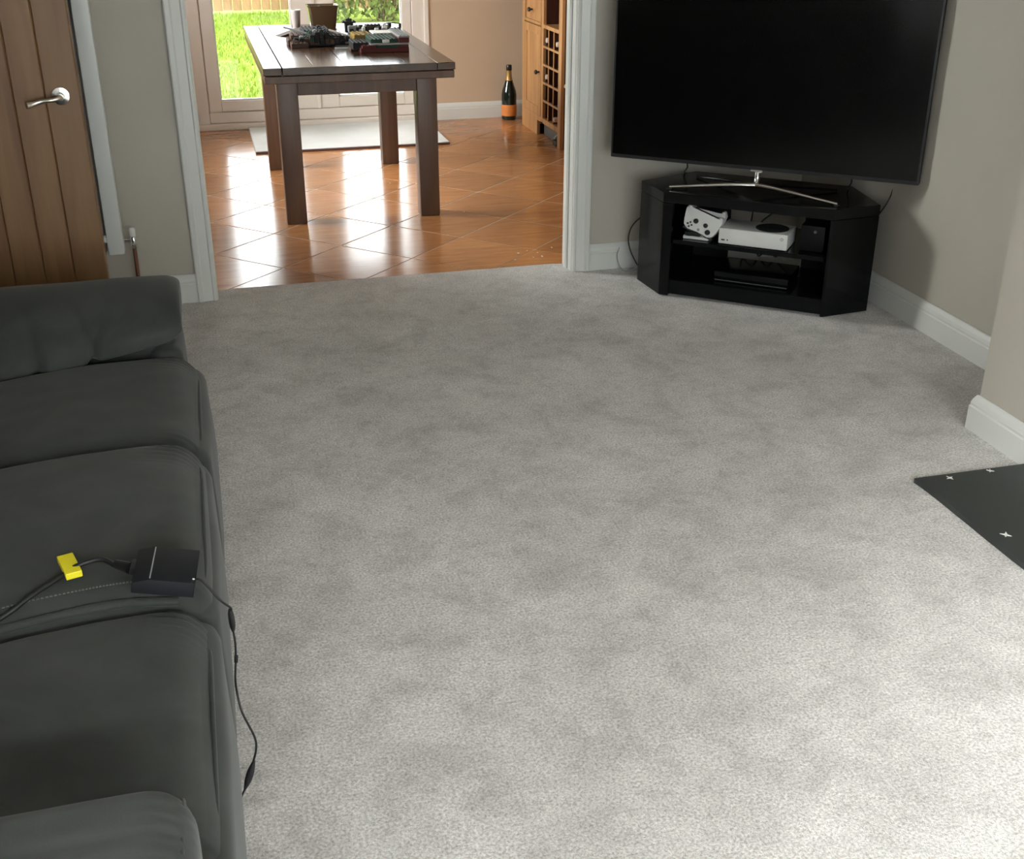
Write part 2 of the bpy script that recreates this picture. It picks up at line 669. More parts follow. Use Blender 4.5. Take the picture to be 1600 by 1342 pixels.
structure('wall_front', b, 'wall', 'greige wall with an added wide window behind the camera', 'wall')
wv = root('added_window_3', 'added wide white framed window, unseen in the wall behind the camera', 'window', (0.7, YR - 0.1, VZ0), kind='structure')  # out-of-view window added to let lamp light onto the near carpet
b = nb()
for x in (VX0, VX0 + 1.05, VX0 + 2.09, VX1 - 0.06):
    box(b, (x, YR - 0.13, VZ0), (x + 0.06, YR - 0.07, VZ1), 0.006)
box(b, (VX0, YR - 0.13, VZ0), (VX1, YR - 0.07, VZ0 + 0.06), 0.006)
box(b, (VX0, YR - 0.13, VZ1 - 0.06), (VX1, YR - 0.07, VZ1), 0.006)
obj('window_frame', b, 'upvc', wv, world=True)
obj('pane', B((VX0 + 0.03, YR - 0.104, VZ0 + 0.03), (VX1 - 0.03, YR - 0.098, VZ1 - 0.03)), 'glass', wv, world=True)
wr = root('added_window_1', 'added wide white framed window, unseen in the left wall beside the camera', 'window', (XL - 0.08, -5.25, WZ0), kind='structure')  # window put in out of view so that light comes from the left
b = nb()
for y in (WY0, WY0 + 0.75, WY0 + 1.49, WY1 - 0.06):
    box(b, (XL - 0.11, y, WZ0), (XL - 0.05, y + 0.06, WZ1), 0.006)
box(b, (XL - 0.11, WY0, WZ0), (XL - 0.05, WY1, WZ0 + 0.06), 0.006)
box(b, (XL - 0.11, WY0, WZ1 - 0.06), (XL - 0.05, WY1, WZ1), 0.006)
obj('window_frame', b, 'upvc', wr, world=True)
obj('pane', B((XL - 0.082, WY0 + 0.03, WZ0 + 0.03), (XL - 0.078, WY1 - 0.03, WZ1 - 0.03)), 'glass', wr, world=True)
structure('ceiling', B((XL - 0.15, YR - 0.15, 2.4), (KR + 0.12, KY + 0.2, 2.5)), 'ceil', 'white ceiling over both rooms', 'ceiling')

# dining room walls
b = nb()
FL, FR, FH = -0.045, 1.612, 2.12        # garden door frame
box(b, (KL - 0.1, KY, -0.05), (FL, KY + 0.2, 2.4))
box(b, (FR, KY, -0.05), (KR + 0.1, KY + 0.2, 2.4))
box(b, (FL, KY, FH), (FR, KY + 0.2, 2.4))
structure('wall_garden', b, 'kwall', 'warm beige wall around the garden doors', 'wall')
wd_ = root('added_window_2', 'added white framed window, unseen in the dining room wall left of the table', 'window', (KL - 0.05, 2.05, 0.95), kind='structure')  # window added out of view to brighten the dining room
b = nb()
for y in (1.2, 2.02, 2.84):
    box(b, (KL - 0.08, y, 0.95), (KL - 0.02, y + 0.06, 2.15), 0.006)
box(b, (KL - 0.08, 1.2, 0.95), (KL - 0.02, 2.9, 1.01), 0.006)
box(b, (KL - 0.08, 1.2, 2.09), (KL - 0.02, 2.9, 2.15), 0.006)
obj('window_frame', b, 'upvc', wd_, world=True)
obj('pane', B((KL - 0.052, 1.23, 0.98), (KL - 0.048, 2.87, 2.12)), 'glass', wd_, world=True)
structure('wall_dining_right', B((KR, WT, -0.05), (KR + 0.1, KY, 2.4)), 'kwall', 'warm beige wall behind the oak wine cabinet', 'wall')
b = nb()
box(b, (KL - 0.1, WT, -0.05), (KL, 1.2, 2.4))
box(b, (KL - 0.1, 2.9, -0.05), (KL, KY, 2.4))
box(b, (KL - 0.1, 1.2, -0.05), (KL, 2.9, 0.95))
box(b, (KL - 0.1, 1.2, 2.15), (KL, 2.9, 2.4))
structure('wall_dining_left', b, 'kwall', 'warm beige wall left of the dining table', 'wall')
b = nb()
box(b, (KL, WT, -0.05), (OL - 0.02, WT + 0.01, 2.4))
box(b, (OR + 0.02, WT, -0.05), (KR, WT + 0.01, 2.4))
box(b, (OL - 0.02, WT, OH + 0.02), (OR + 0.02, WT + 0.01, 2.4))
structure('wall_dining_front', b, 'kwall', 'warm beige dining side of the opening wall', 'wall')

# opening lining and architraves
b = nb()
box(b, (OL - 0.02, -0.004, -0.004), (OL, WT + 0.012, OH), 0.002)
box(b, (OR, -0.004, -0.004), (OR + 0.02, WT + 0.012, OH), 0.002)
box(b, (OL - 0.02, -0.004, OH), (OR + 0.02, WT + 0.012, OH + 0.02), 0.002)
box(b, (OR - 0.012, 0.045, -0.004), (OR, 0.075, OH), 0.003)
structure('trim_1', b, 'trim', 'white lining inside the opening to the dining room', 'trim')


def architrave(name, x_in, sgn, label):
    # cross-section: inner bead, dished face, raised outer edge
    pr = [(0, 0), (0, -0.014), (0.004, -0.017), (0.012, -0.017), (0.017, -0.013), (0.05, -0.019), (0.056, -0.023), (0.072, -0.023), (0.077, -0.02), (0.077, 0)]
    p = [(x_in + sgn * a, c - 0.0005) for a, c in pr]
    if sgn < 0:
        p = p[::-1]
    bm = prism(nb(), p, 0, OH + 0.02)
    structure(name, bm, 'trim', label, 'trim')


architrave('trim_2', OL - 0.004, -1, 'white moulded upright left of the opening')
architrave('trim_3', OR + 0.004, 1, 'white moulded upright right of the opening')
structure('trim_4', B((OL - 0.081, -0.0235, OH + 0.02), (OR + 0.081, -0.0005, OH + 0.095), 0.004), 'trim', 'white moulded head board over the opening', 'trim')

PROF = [(0, 0), (0.019, 0), (0.019, 0.076), (0.016, 0.081), (0.0165, 0.088), (0.013, 0.100), (0.007, 0.112), (0.004, 0.116), (0, 0.116)]
structure('baseboard_back', sweep(nb(), [(XR - 0.0005, -0.0005), (OR + 0.0812, -0.0005)], PROF), 'trim', 'white skirting board between the opening and the corner', 'baseboard')
structure('baseboard_left', sweep(nb(), [(OL - 0.0812, -0.0005), (XL, -0.0005)], PROF), 'trim', 'white skirting board left of the opening below the radiator', 'baseboard')
structure('baseboard_right', sweep(nb(), [(XR - 0.0005, BY0), (XR - 0.0005, -0.02)], PROF), 'trim', 'white skirting board along the alcove wall beside the television stand', 'baseboard')
structure('baseboard_chimney', sweep(nb(), [(BX - 0.0005, BY1), (BX - 0.0005, BY0 + 0.0005), (XR - 0.02, BY0 + 0.0005)], PROF), 'trim', 'white skirting board wrapping the corner of the chimney breast', 'baseboard')
structure('baseboard_garden', sweep(nb(), [(KR, KY - 0.0005), (FR + 0.001, KY - 0.0005)], [(o, z - 0.004) for o, z in PROF]), 'trim', 'pale skirting board right of the garden doors', 'baseboard')
structure('baseboard_garden_left', sweep(nb(), [(FL + 0.012, KY - 0.0005), (KL, KY - 0.0005)], [(o, z - 0.004) for o, z in PROF]), 'trim', 'pale skirting board end left of the garden doors', 'baseboard')


# ------------------------------------------------------------------ garden doors
gd = root('door_2', 'white framed double glass doors to the garden', 'door', (0.78, KY + 0.03, 0), kind='structure')
YF = KY + 0.002
b = nb()
box(b, (FL, YF, 0.0), (0.040, YF + 0.075, FH), 0.004)
box(b, (1.490, YF, 0.0), (FR, YF + 0.075, FH), 0.004)
box(b, (0.040, YF, FH - 0.07), (1.490, YF + 0.075, FH), 0.004)
box(b, (0.040, YF, 0.040), (1.490, YF + 0.075, 0.112), 0.004)
box(b, (FR - 0.035, YF - 0.012, 0.0), (FR, YF, FH), 0.004)
box(b, (0.794, YF + 0.002, 0.113), (0.820, YF + 0.011, FH - 0.07), 0.003)
obj('door_frame', b, 'upvc', gd, world=True)
obj('threshold', B((FL, YF - 0.035, -0.004), (FR, YF + 0.09, 0.038), 0.004), 'upvc', gd, world=True)


def sash(x0, x1, g0, g1):
    bm = nb()
    ya, yb = YF + 0.010, YF + 0.070
    box(bm, (x0, ya, 0.114), (g0, yb, FH - 0.070), 0.003)
    box(bm, (g1, ya, 0.114), (x1, yb, FH - 0.070), 0.003)
    box(bm, (x0 - 0.01, ya + 0.045, 0.105), (x1 + 0.01, ya + 0.060, 0.125))
    box(bm, (x0 - 0.01, ya + 0.045, 0.105), (x0 + 0.012, ya + 0.060, FH - 0.065))
    box(bm, (x1 - 0.012, ya + 0.045, 0.105), (x1 + 0.01, ya + 0.060, FH - 0.065))
    box(bm, (g0, ya, 0.116), (g1, yb, 0.188), 0.004)
    box(bm, (g0, ya, FH - 0.15), (g1, yb, FH - 0.072), 0.004)
    s = obj('sash', bm, 'upvc', gd, world=True)
    bm = nb()
    for a, c in (((g0 - 0.006, ya + 0.012, 0.184), (g1 + 0.006, yb - 0.012, 0.198)), ((g0 - 0.006, ya + 0.012, 0.184), (g0 + 0.008, yb - 0.012, FH - 0.145)),
                 ((g1 - 0.008, ya + 0.012, 0.184), (g1 + 0.006, yb - 0.012, FH - 0.145))):
        box(bm, a, c, 0.003)
    bd = obj('glazing_bead', bm, 'white', s)
    bd.parent = s
    bm = B((g0 - 0.004, ya + 0.026, 0.186), (g1 + 0.004, ya + 0.030, FH - 0.146))
    pn = obj('pane', bm, 'glass', s)
    for q in (bd, pn):
        q.data.transform(pmat(gd).inverted())
    return s


sash(0.044, 0.802, 0.128, 0.654)
sash(0.812, 1.486, 0.950, 1.422)
b = nb()
box(b, (0.84, YF - 0.012, 0.93), (0.875, YF + 0.012, 1.13), 0.005)
tube(b, [(0.857, YF - 0.01, 1.06), (0.857, YF - 0.05, 1.06), (0.90, YF - 0.055, 1.06), (0.97, YF - 0.055, 1.055)], 0.008)
obj('handle', b, 'chrome', gd, world=True, smooth=40)

# ------------------------------------------------------------------ garden
structure('ground', B((-16, -16, -0.5), (16, 30, -0.16)), 'lawn', 'bright green lawn outside the garden doors', 'lawn')
structure('front_bounce_paving', B((-1.29, -15, -0.159), (15, -6.8, -0.148), 0.002), 'paving', 'unseen pale paving added for neutral bounce outside the front window', 'paving')  # added out of view in place of green lawn bounce
structure('side_bounce_paving', B((-15, -15, -0.159), (-1.3, 2.9, -0.148), 0.002), 'paving', 'unseen pale paving added for neutral bounce outside the left windows', 'paving')  # unseen slab added so light bounces in without a green cast
structure('patio', B((1.55, 9.2, -0.158), (9, 11.7, -0.146), 0.004), 'paving', 'pale paved strip in front of the garden shrub', 'paving')
bv, bf = [], []
for i in range(26000):
    yy = 3.99 + 9.6 * random.random() ** 1.4
    xx = random.uniform(-0.6, 2.2) + (yy - 3.9) * 0.06
    if yy > 9.15 and xx > 1.5:
        continue
    a = random.uniform(0, math.pi)
    hgt = random.uniform(0.03, 0.075)
    wd = 0.0045 + 0.0009 * (yy - 4)
    lx, ly = random.gauss(0, 0.022), random.gauss(0, 0.022)
    n0 = len(bv)
    ca, sa = math.cos(a) * wd, math.sin(a) * wd
    bv += [(xx - ca, yy - sa, -0.162), (xx + ca, yy + sa, -0.162), (xx + lx, yy + ly, -0.16 + hgt)]
    bf.append((n0, n0 + 1, n0 + 2))
me = bpy.data.meshes.new('grass')
me.from_pydata(bv, [], bf)
me.materials.append(MT['blade'])
tag(link(bpy.data.objects.new('grass', me)), 'short green grass blades growing on the lawn', 'grass', kind='stuff')

fr = root('garden_fence', 'orange brown upright plank fence at the far end of the lawn', 'fence', (1.0, 13.9, -0.16))
pl = None
for i in range(42):
    x = -2.0 + i * 0.14
    if pl is None:
        pl = obj('plank', B((-0.066, -0.011, 0.0), (0.066, 0.011, 1.75), 0.004), 'fence', fr)
        o = pl
    else:
        o = pl.copy()
        link(o, fr)
    o.location = (x - 1.0, random.uniform(-0.012, 0.012), 0.03 + random.uniform(-0.01, 0.01))
    o.rotation_euler = (0, 0, random.uniform(-0.03, 0.03))
for z in (0.35, 1.4):
    obj('rail', B((-3.1, 0.03, z), (2.9, 0.08, z + 0.09), 0.004), 'fence', fr)

sh = root('garden_shrub', 'leafy yellow green shrub filling the view through the right garden door', 'shrub', (2.6, 12.3, -0.16))
lv, lf = [], []
for i in range(5200):
    a = random.uniform(0, 2 * math.pi)
    rr = math.sqrt(random.random())
    zz = random.uniform(0.03, 1.9)
    c = Vector((rr * math.cos(a) * 1.15, rr * math.sin(a) * 0.5 - 0.1, zz))
    L = random.uniform(0.05, 0.13)
    d = Vector((random.gauss(0, 0.5), random.gauss(-0.2, 0.4), random.gauss(0.5, 0.6))).normalized()
    sd = d.cross(Vector((random.random() - .5, random.random() - .5, random.random() - .5))).normalized() * L * 0.22
    n0 = len(lv)
    lv += [tuple(c), tuple(c + d * L * .5 + sd), tuple(c + d * L), tuple(c + d * L * .5 - sd)]
    lf.append((n0, n0 + 1, n0 + 2, n0 + 3))
me = bpy.data.meshes.new('foliage')
me.from_pydata(lv, [], lf)
me.materials.append(MT['leaf'])
o = link(bpy.data.objects.new('foliage', me), sh)
o['kind'] = 'stuff'
b = nb()
for i in range(26):
    a = random.uniform(0, 2 * math.pi)
    q = random.uniform(0.1, 0.9)
    tube(b, [(0.2 * q * math.cos(a), 0.15 * math.sin(a), -0.02), (0.7 * q * math.cos(a), 0.3 * q * math.sin(a), 0.7), (1.1 * q * math.cos(a), 0.45 * q * math.sin(a), 1.7)], 0.012, 5, 4)
obj('stems', b, 'twig', sh)

# ------------------------------------------------------------------ oak door standing open
DPY = -1.10
dr = root('door_1', 'oak plank door standing open beside the white radiator', 'door', (-1.11, DPY, 0.0), kind='structure')
edges = [-0.336, -0.432, -0.517, -0.603, -0.689, -0.775, -0.861, -0.947, -1.033, -1.11]
for a, c in zip(edges, edges[1:]):
    obj('plank', B((c + 0.0004, DPY - 0.0, 0.008), (a - 0.0004, DPY + 0.038, 1.99), 0.0035), 'oak', dr, world=True)
hx, hz = -0.389, 1.003
h = root('tmp', None, None)
COL.objects.unlink(h)
bpy.data.objects.remove(h)
b = nb()
lathe(b, [(0.026, 0), (0.026, 0.004), (0.024, 0.008), (0.012, 0.010), (0.010, 0.03), (0.0, 0.03)], 28, cap=False)
b.transform(Matrix.Translation((hx, DPY, hz)) @ Matrix.Rotation(R(90), 4, 'X'))
hd_ = obj('handle', b, 'chrome', dr, world=True, smooth=40)
b = tube(nb(), [(hx, DPY - 0.028, hz), (hx, DPY - 0.046, hz + 0.001), (hx - 0.02, DPY - 0.054, hz - 0.003), (hx - 0.05, DPY - 0.053, hz - 0.006), (hx - 0.075, DPY - 0.057, hz - 0.012), (hx - 0.088, DPY - 0.063, hz - 0.013)],
         lambda t: 0.0085 - 0.0028 * math.sin(math.pi * min(1, t * 1.1)) + 0.002 * t, 12, 6)
o = obj('lever', b, 'nickel', hd_, smooth=60)
o.data.transform(pmat(dr).inverted())
for z in (0.25, 1.75):
    b = lathe(nb(), [(0.006, 0), (0.006, 0.09)], 10)
    b.transform(Matrix.Translation((-1.116, DPY + 0.0, z)))
    obj('hinge', b, 'nickel', dr, world=True)
# lining of that doorway
b = nb()
box(b, (XL - 0.122, DY0, 0), (XL + 0.004, DY0 + 0.02, 2.05), 0.002)
box(b, (XL - 0.122, DY1 - 0.02, 0), (XL + 0.004, DY1, 2.05), 0.002)
box(b, (XL - 0.122, DY0, 2.03), (XL + 0.004, DY1, 2.05), 0.002)
structure('trim_5', b, 'trim', 'white lining of the doorway in the left wall', 'trim')

# ------------------------------------------------------------------ tall radiator
rd = root('radiator', 'tall white column radiator on the wall behind the oak door', 'radiator', (-0.6, -0.07, 0.245))
for i in range(7):
    x1 = -0.355 - i * 0.072
    obj('column', B((x1 - 0.060, -0.105, 0.245), (x1, -0.045, 1.95), 0.007, 2), 'rad', rd, world=True, smooth=40)
for z in (0.29, 1.88):
    obj('header_pipe', B((-0.84, -0.09, z), (-0.357, -0.06, z + 0.03), 0.006), 'rad', rd, world=True)
for x in (-0.75, -0.45):
    obj('wall_bracket', B((x - 0.015, -0.05, 1.7), (x + 0.015, -0.001, 1.73), 0.002), 'rad', rd, world=True)
b = nb()
tube(b, [(-0.357, -0.075, 0.292), (-0.322, -0.075, 0.292)], 0.0095, 12, 0)
lathe(b, [(0.012, -0.022), (0.013, -0.01), (0.013, 0.012), (0.010, 0.016)], 14, (-0.319, -0.075, 0.292))
lathe(b, [(0.015, -0.03), (0.015, -0.016)], 6, (-0.319, -0.075, 0.292))
vv = obj('valve', b, 'chrome', rd, world=True, smooth=40)
o = obj('valve_cap', lathe(nb(), [(0.011, 0.016), (0.0115, 0.045), (0.008, 0.05)], 16, (-0.319, -0.075, 0.292)), 'white', vv, smooth=40)
o.data.transform(pmat(rd).inverted())
obj('pipe', tube(nb(), [(-0.319, -0.075, 0.265), (-0.320, -0.075, 0.15), (-0.321, -0.075, 0.0)], 0.0078, 12, 4), 'copper', rd, world=True, smooth=60)

# ------------------------------------------------------------------ hearth
hp = [(1.852, -2.171)]
hp += [(1.858 + 0.004 * noise.noise(Vector((t * 12, 1, 5))), -2.171 - t * 1.1) for t in [i / 30 for i in range(1, 30)]]
hp += [(1.86, -3.27), (BX - 0.0205, -3.27), (BX - 0.0205, -2.171)]
ht = tag(obj('hearth_slab', prism(nb(), hp, 0.0, 0.016, 0.002), 'slate'), 'thin black slate hearth slab on the carpet by the chimney breast', 'hearth')


def star(c, s, n, a0):
    p = []
    for i in range(2 * n):
        r_ = s if i % 2 == 0 else s * 0.32
        a = a0 + math.pi * i / n
        p.append((c[0] + r_ * math.cos(a) * random.uniform(.7, 1.2), c[1] + r_ * math.sin(a) * random.uniform(.7, 1.2)))
    return p


for c, s in (((1.950, -2.196), 0.012), ((2.088, -2.187), 0.012), ((1.903, -2.515), 0.015), ((2.06, -2.49), 0.008)):
    o = obj('white_fleck', prism(nb(), star(c, s, 4, random.random()), 0.0158, 0.0175), 'chip', ht)
    o['label'] = 'small white star-shaped fleck'

# ------------------------------------------------------------------ sofa
sf = root('sofa', 'long dark charcoal suede three-seater sofa along the left side', 'sofa', (-0.55, -2.7, 0))


def gather(yc, xf):
    """pleats fanning from the front corner of a seat"""
    def g(P, amp, width):
        return amp * math.exp(-((P.x - xf) / 0.055) ** 2) * math.exp(-((P.y - yc) / width) ** 2) * math.sin((P.y + 0.25 * (P.x - xf)) * 2 * math.pi / 0.021)
    return g


def bow(x):
    """the seams between the seats run slightly towards the camera at the back"""
    return -min(0.10, 0.04 * (max(0.0, -x - 0.2) / 0.25) ** 1.5)


def seat_fn(y0, y1, k):
    ga = gather(y1, -0.13)
    gb = gather(y0, -0.13)

    def f(P, u):
        if P.z < 0.36:
            return (0, 0, 0)
        n1 = noise.noise(Vector((P.x * 4, P.y * 4, k * 7.3))) * 0.006
        n2 = noise.noise(Vector((P.x * 11, P.y * 14, k * 3.1))) * 0.0018
        z = n1 + n2 + ga(P, 0.0042, 0.10) + gb(P, 0.0022, 0.05)
        # front edge rolls down towards the carpet side
        z -= 0.028 * max(0.0, (P.x + 0.22) / 0.15) ** 2 * 0.6
        return (noise.noise(Vector((P.y * 3, k, 1))) * 0.004, bow(P.x), z)
    return f


SE = [(-2.365, -1.80, 0.462), (-2.985, -2.360, 0.484), (-3.585, -2.972, 0.462)]
for k, (y0, y1, zt) in enumerate(SE):
    sc = obj('seat_cushion', cushion((-0.84, y0, 0.27), (-0.079, y1, zt), 0.062, 84, (0.004, 0.002, 0.016), seat_fn(y0, y1, k)), 'suede', sf, world=True, smooth=0)
    # front panel below the seat edge
    obj('footrest_panel', cushion((-0.30, y0 + 0.004, 0.07), (-0.068, y1 - 0.004, 0.425), 0.04, 20, (0.010, 0, 0),
        lambda P, u: (noise.noise(Vector((P.y * 5, P.z * 5, 2))) * 0.004, 0, 0)), 'suede', sf, world=True, smooth=0)
    # welt along the front edge of the seat
    wp = []
    for i in range(25):
        t = i / 24
        yy = y0 + 0.045 + (y1 - y0 - 0.09) * t
        wp.append((-0.0835 - 0.02 * abs(2 * t - 1) ** 8, yy, zt - 0.052 + 0.012 * (1 - (2 * t - 1) ** 2)))
    o = obj('piping', tube(nb(), wp, 0.0035, 8, 2), 'suede', sc, smooth=60)
    o.data.transform(pmat(sf).inverted())
# rolled near edge of the middle seat with stitch row
wl = [(x, -2.976 + bow(x), z) for x, z in ((-0.80, 0.452), (-0.6, 0.458), (-0.5, 0.460), (-0.42, 0.462), (-0.36, 0.463), (-0.3, 0.464), (-0.25, 0.464), (-0.2, 0.461), (-0.13, 0.452))]
obj('piping', tube(nb(), wl, 0.008, 10, 8), 'suede', sf, world=True, smooth=60)
b = nb()
sp = smooth_path([(x, y + 0.032, z + 0.0215) for x, y, z in wl], 9)
mid_seat = [o for o in sf.children if o.name.startswith('seat_cushion')][1]
from mathutils.bvhtree import BVHTree
bv_ = BVHTree.FromPolygons([tuple(v.co + sf.location) for v in mid_seat.data.vertices], [tuple(p.vertices) for p in mid_seat.data.polygons])


def drop(x, y, bvh=bv_, z0=0.7):
    hit = bvh.ray_cast(Vector((x, y, z0)), Vector((0, 0, -1)))
    return hit[0].z if hit[0] is not None else 0.46


for p, q in list(zip(sp, sp[1:]))[::1]:
    d = (q - p)
    c = (p + q) / 2
    c.z = drop(c.x, c.y) + 0.0005
    obox(b, c, (d.length * 0.33, 0.0014, 0.0009), Matrix.Rotation(math.atan2(d.y, d.x), 3, 'Z'))
o = obj('stitching', b, 'stitch', sf, world=True)
o['kind'] = 'stuff'
o['label'] = 'row of pale grey stitches along the middle seat edge'


def arm(y0, y1, zt, xe, xf, k, wr_, th=0.16):
    obj('arm_body', cushion((-0.88, y0 + (0.055 if k == 0 else 0.02), 0.05), (xe - 0.02, y1 - 0.02, zt - (0.06 if k == 0 else 0.09)), 0.04, 16), 'suede', sf, world=True, smooth=0)
    pad = obj('arm_pad', far_pad() if k == 0 else cushion((-0.90, y0, zt - th), (xe, y1, zt), 0.055, 60, (0.006, 0.008, 0.012), wr_), 'suede', sf, world=True, smooth=0)
    obj('arm_front_panel', cushion((xf - 0.08, y0 + 0.012, 0.05), (xf, y1 - 0.012, zt - 0.13), 0.028, 14, (0.006, 0, 0)), 'suede', sf, world=True, smooth=0)
    if k == 0:
        return
    # seam round the end of the pad
    yy0, yy1, z0, z1 = y0 + 0.03, y1 - 0.03, zt - th + 0.02, zt - 0.03
    pp = [(xe - 0.012, yy0 - 0.012, z0), (xe - 0.012, yy0 - 0.012, z1 - 0.02), (xe - 0.012, yy0 + 0.015, z1 + 0.002), (xe - 0.012, (yy0 + yy1) / 2, z1 + 0.010), (xe - 0.012, yy1 - 0.015, z1 + 0.002), (xe - 0.012, yy1 + 0.012, z1 - 0.02), (xe - 0.012, yy1 + 0.012, z0)]
    o = obj('piping', tube(nb(), pp, 0.003, 8, 8), 'suede', pad, smooth=60)
    o.data.transform(pmat(sf).inverted())


def far_pad():
    """pillow-topped arm: a lofted pad whose face towards the seats grows taller at the back"""
    front = [(-1.600, 0.515), (-1.565, 0.53), (-1.562, 0.572), (-1.585, 0.600), (-1.640, 0.606), (-1.720, 0.594), (-1.790, 0.572), (-1.828, 0.545), (-1.838, 0.522), (-1.822, 0.508), (-1.70, 0.508)]
    back = [(-1.600, 0.505), (-1.565, 0.52), (-1.562, 0.568), (-1.585, 0.600), (-1.640, 0.606), (-1.720, 0.588), (-1.800, 0.552), (-1.862, 0.500), (-1.880, 0.462), (-1.862, 0.442), (-1.70, 0.470)]
    n_ = 46
    rings = []
    bm = nb()
    xs = []
    for i in range(9):          # rounded front end
        a = math.pi / 2 * i / 8
        xs.append((-0.112 - 0.045 * (1 - math.cos(a)), 0.62 + 0.38 * math.sin(a)))
    for i in range(1, 90):
        xs.append((-0.157 - i * 0.0083, 1.0))
    for x, sc_ in xs:
        t = min(1.0, max(0.0, (-x - 0.12) / 0.42)) ** 0.8
        sec = [(f[0] + (c[0] - f[0]) * t, f[1] + (c[1] - f[1]) * t) for f, c in zip(front, back)]
        P = smooth_path([(0, y, z) for y, z in sec + sec[:1]], 5)[:-1]
        cy = sum(p.y for p in P) / len(P)
        cz_ = sum(p.z for p in P) / len(P)
        ring = []
        for p in P:
            y, z = cy + (p.y - cy) * (0.8 + 0.2 * sc_), cz_ + (p.z - cz_) * sc_
            near = math.exp(-((y + 1.86) / 0.09) ** 2)
            d = 0.004 * noise.noise(Vector((x * 6, y * 7, z * 7)))
            d -= 0.013 * near * math.exp(-((x + 0.345 + 0.35 * (y + 1.83)) / 0.010) ** 2)
            d -= 0.010 * near * math.exp(-((x + 0.315 - 0.5 * (y + 1.83)) / 0.011) ** 2)
            d -= 0.016 * near * math.exp(-((x + 0.475 + 0.2 * (y + 1.83)) / 0.018) ** 2)
            d += 0.006 * near * math.exp(-((x + 0.42) / 0.03) ** 2)
            v = Vector((0, y - cy, z - cz_)).normalized()
            ring.append(bm.verts.new((x, y + v.y * d, z + v.z * d)))
        rings.append(ring)
    L_ = len(rings[0])
    for a, c in zip(rings, rings[1:]):
        for q in range(L_):
            bm.faces.new((a[q], a[(q + 1) % L_], c[(q + 1) % L_], c[q]))
    bm.faces.new(rings[0])
    bm.faces.new(rings[-1][::-1])
    bmesh.ops.recalc_face_normals(bm, faces=bm.faces)
    return bm


def wr_far(P, u):
    n1 = noise.noise(Vector((P.x * 4, P.y * 5, 9.2))) * 0.008
    cr = -0.010 * math.exp(-((P.x + 0.36 + 0.25 * (P.y + 1.80)) / 0.012) ** 2) * math.exp(-((P.y + 1.87) / 0.075) ** 2)
    cr += -0.008 * math.exp(-((P.x + 0.325 - 0.35 * (P.y + 1.86)) / 0.010) ** 2) * math.exp(-((P.y + 1.87) / 0.06) ** 2)
    cr += -0.012 * math.exp(-((P.x + 0.52 + 0.2 * (P.y + 1.80)) / 0.018) ** 2) * math.exp(-((P.y + 1.87) / 0.09) ** 2)
    z = n1 + cr
    if P.z > 0.56:          # the padded top slopes down towards the seats
        z -= 0.036 * min(1.0, max(0.0, (-1.64 - P.y) / 0.18)) ** 1.4 * min(1.0, (P.z - 0.56) / 0.03)
    else:                   # the lower edge sags towards the back of the sofa
        z -= 0.075 * min(1.0, max(0.0, (-P.x - 0.12) / 0.42)) * min(1.0, (0.56 - P.z) / 0.03)
    return (0, cr + 0.4 * bow(P.x), z)


def wr_near(P, u):
    n1 = noise.noise(Vector((P.x * 5, P.y * 6, 4.2))) * 0.006
    cr = -0.006 * math.exp(-((P.y + 3.69 + 0.5 * (P.x + 0.2) ** 2) / 0.012) ** 2) * math.exp(-((P.x + 0.25) / 0.12) ** 2)
    cr += 0.0018 * math.exp(-((P.x + 0.115) / 0.03) ** 2) * math.sin(P.y * 2 * math.pi / 0.02)
    return (0, 0, n1 + cr - 0.02 * max(0.0, -P.x - 0.3))


arm(-1.842, -1.56, 0.605, -0.112, -0.118, 0, wr_far, 0.085)
arm(-3.93, -3.585, 0.615, -0.098, -0.062, 1, wr_near)
obj('base_frame', B((-0.92, -3.90, 0.045), (-0.16, -1.60, 0.27), 0.01), 'suede', sf, world=True)
obj('back_frame', cushion((-1.08, -3.92, 0.05), (-0.84, -1.58, 0.86), 0.04, 14), 'suede', sf, world=True, smooth=0)
for y0, y1, zt in SE:
    obj('back_cushion', cushion((-0.98, y0, 0.44), (-0.70, y1, 0.97), 0.08, 24, (0.02, 0, 0.01)), 'suede', sf, world=True, smooth=0)
for x in (-0.98, -0.2):
    for y in (-3.84, -1.66):
        obj('foot', B((x - 0.03, y - 0.03, 0.0), (x + 0.03, y + 0.03, 0.05), 0.004), 'blackmatt', sf, world=True)

# ------------------------------------------------------------------ power adapter on the sofa
seat_bvh = []
for o in sf.children:
    if o.name.startswith('seat_cushion'):
        seat_bvh.append(BVHTree.FromPolygons([tuple(v.co + sf.location) for v in o.data.vertices], [tuple(p.vertices) for p in o.data.polygons]))


def seat_z(x, y):
    return max([hh[0].z for hh in (t.ray_cast(Vector((x, y, 0.7)), Vector((0, 0, -1))) for t in seat_bvh) if hh[0] is not None] or [0.4])


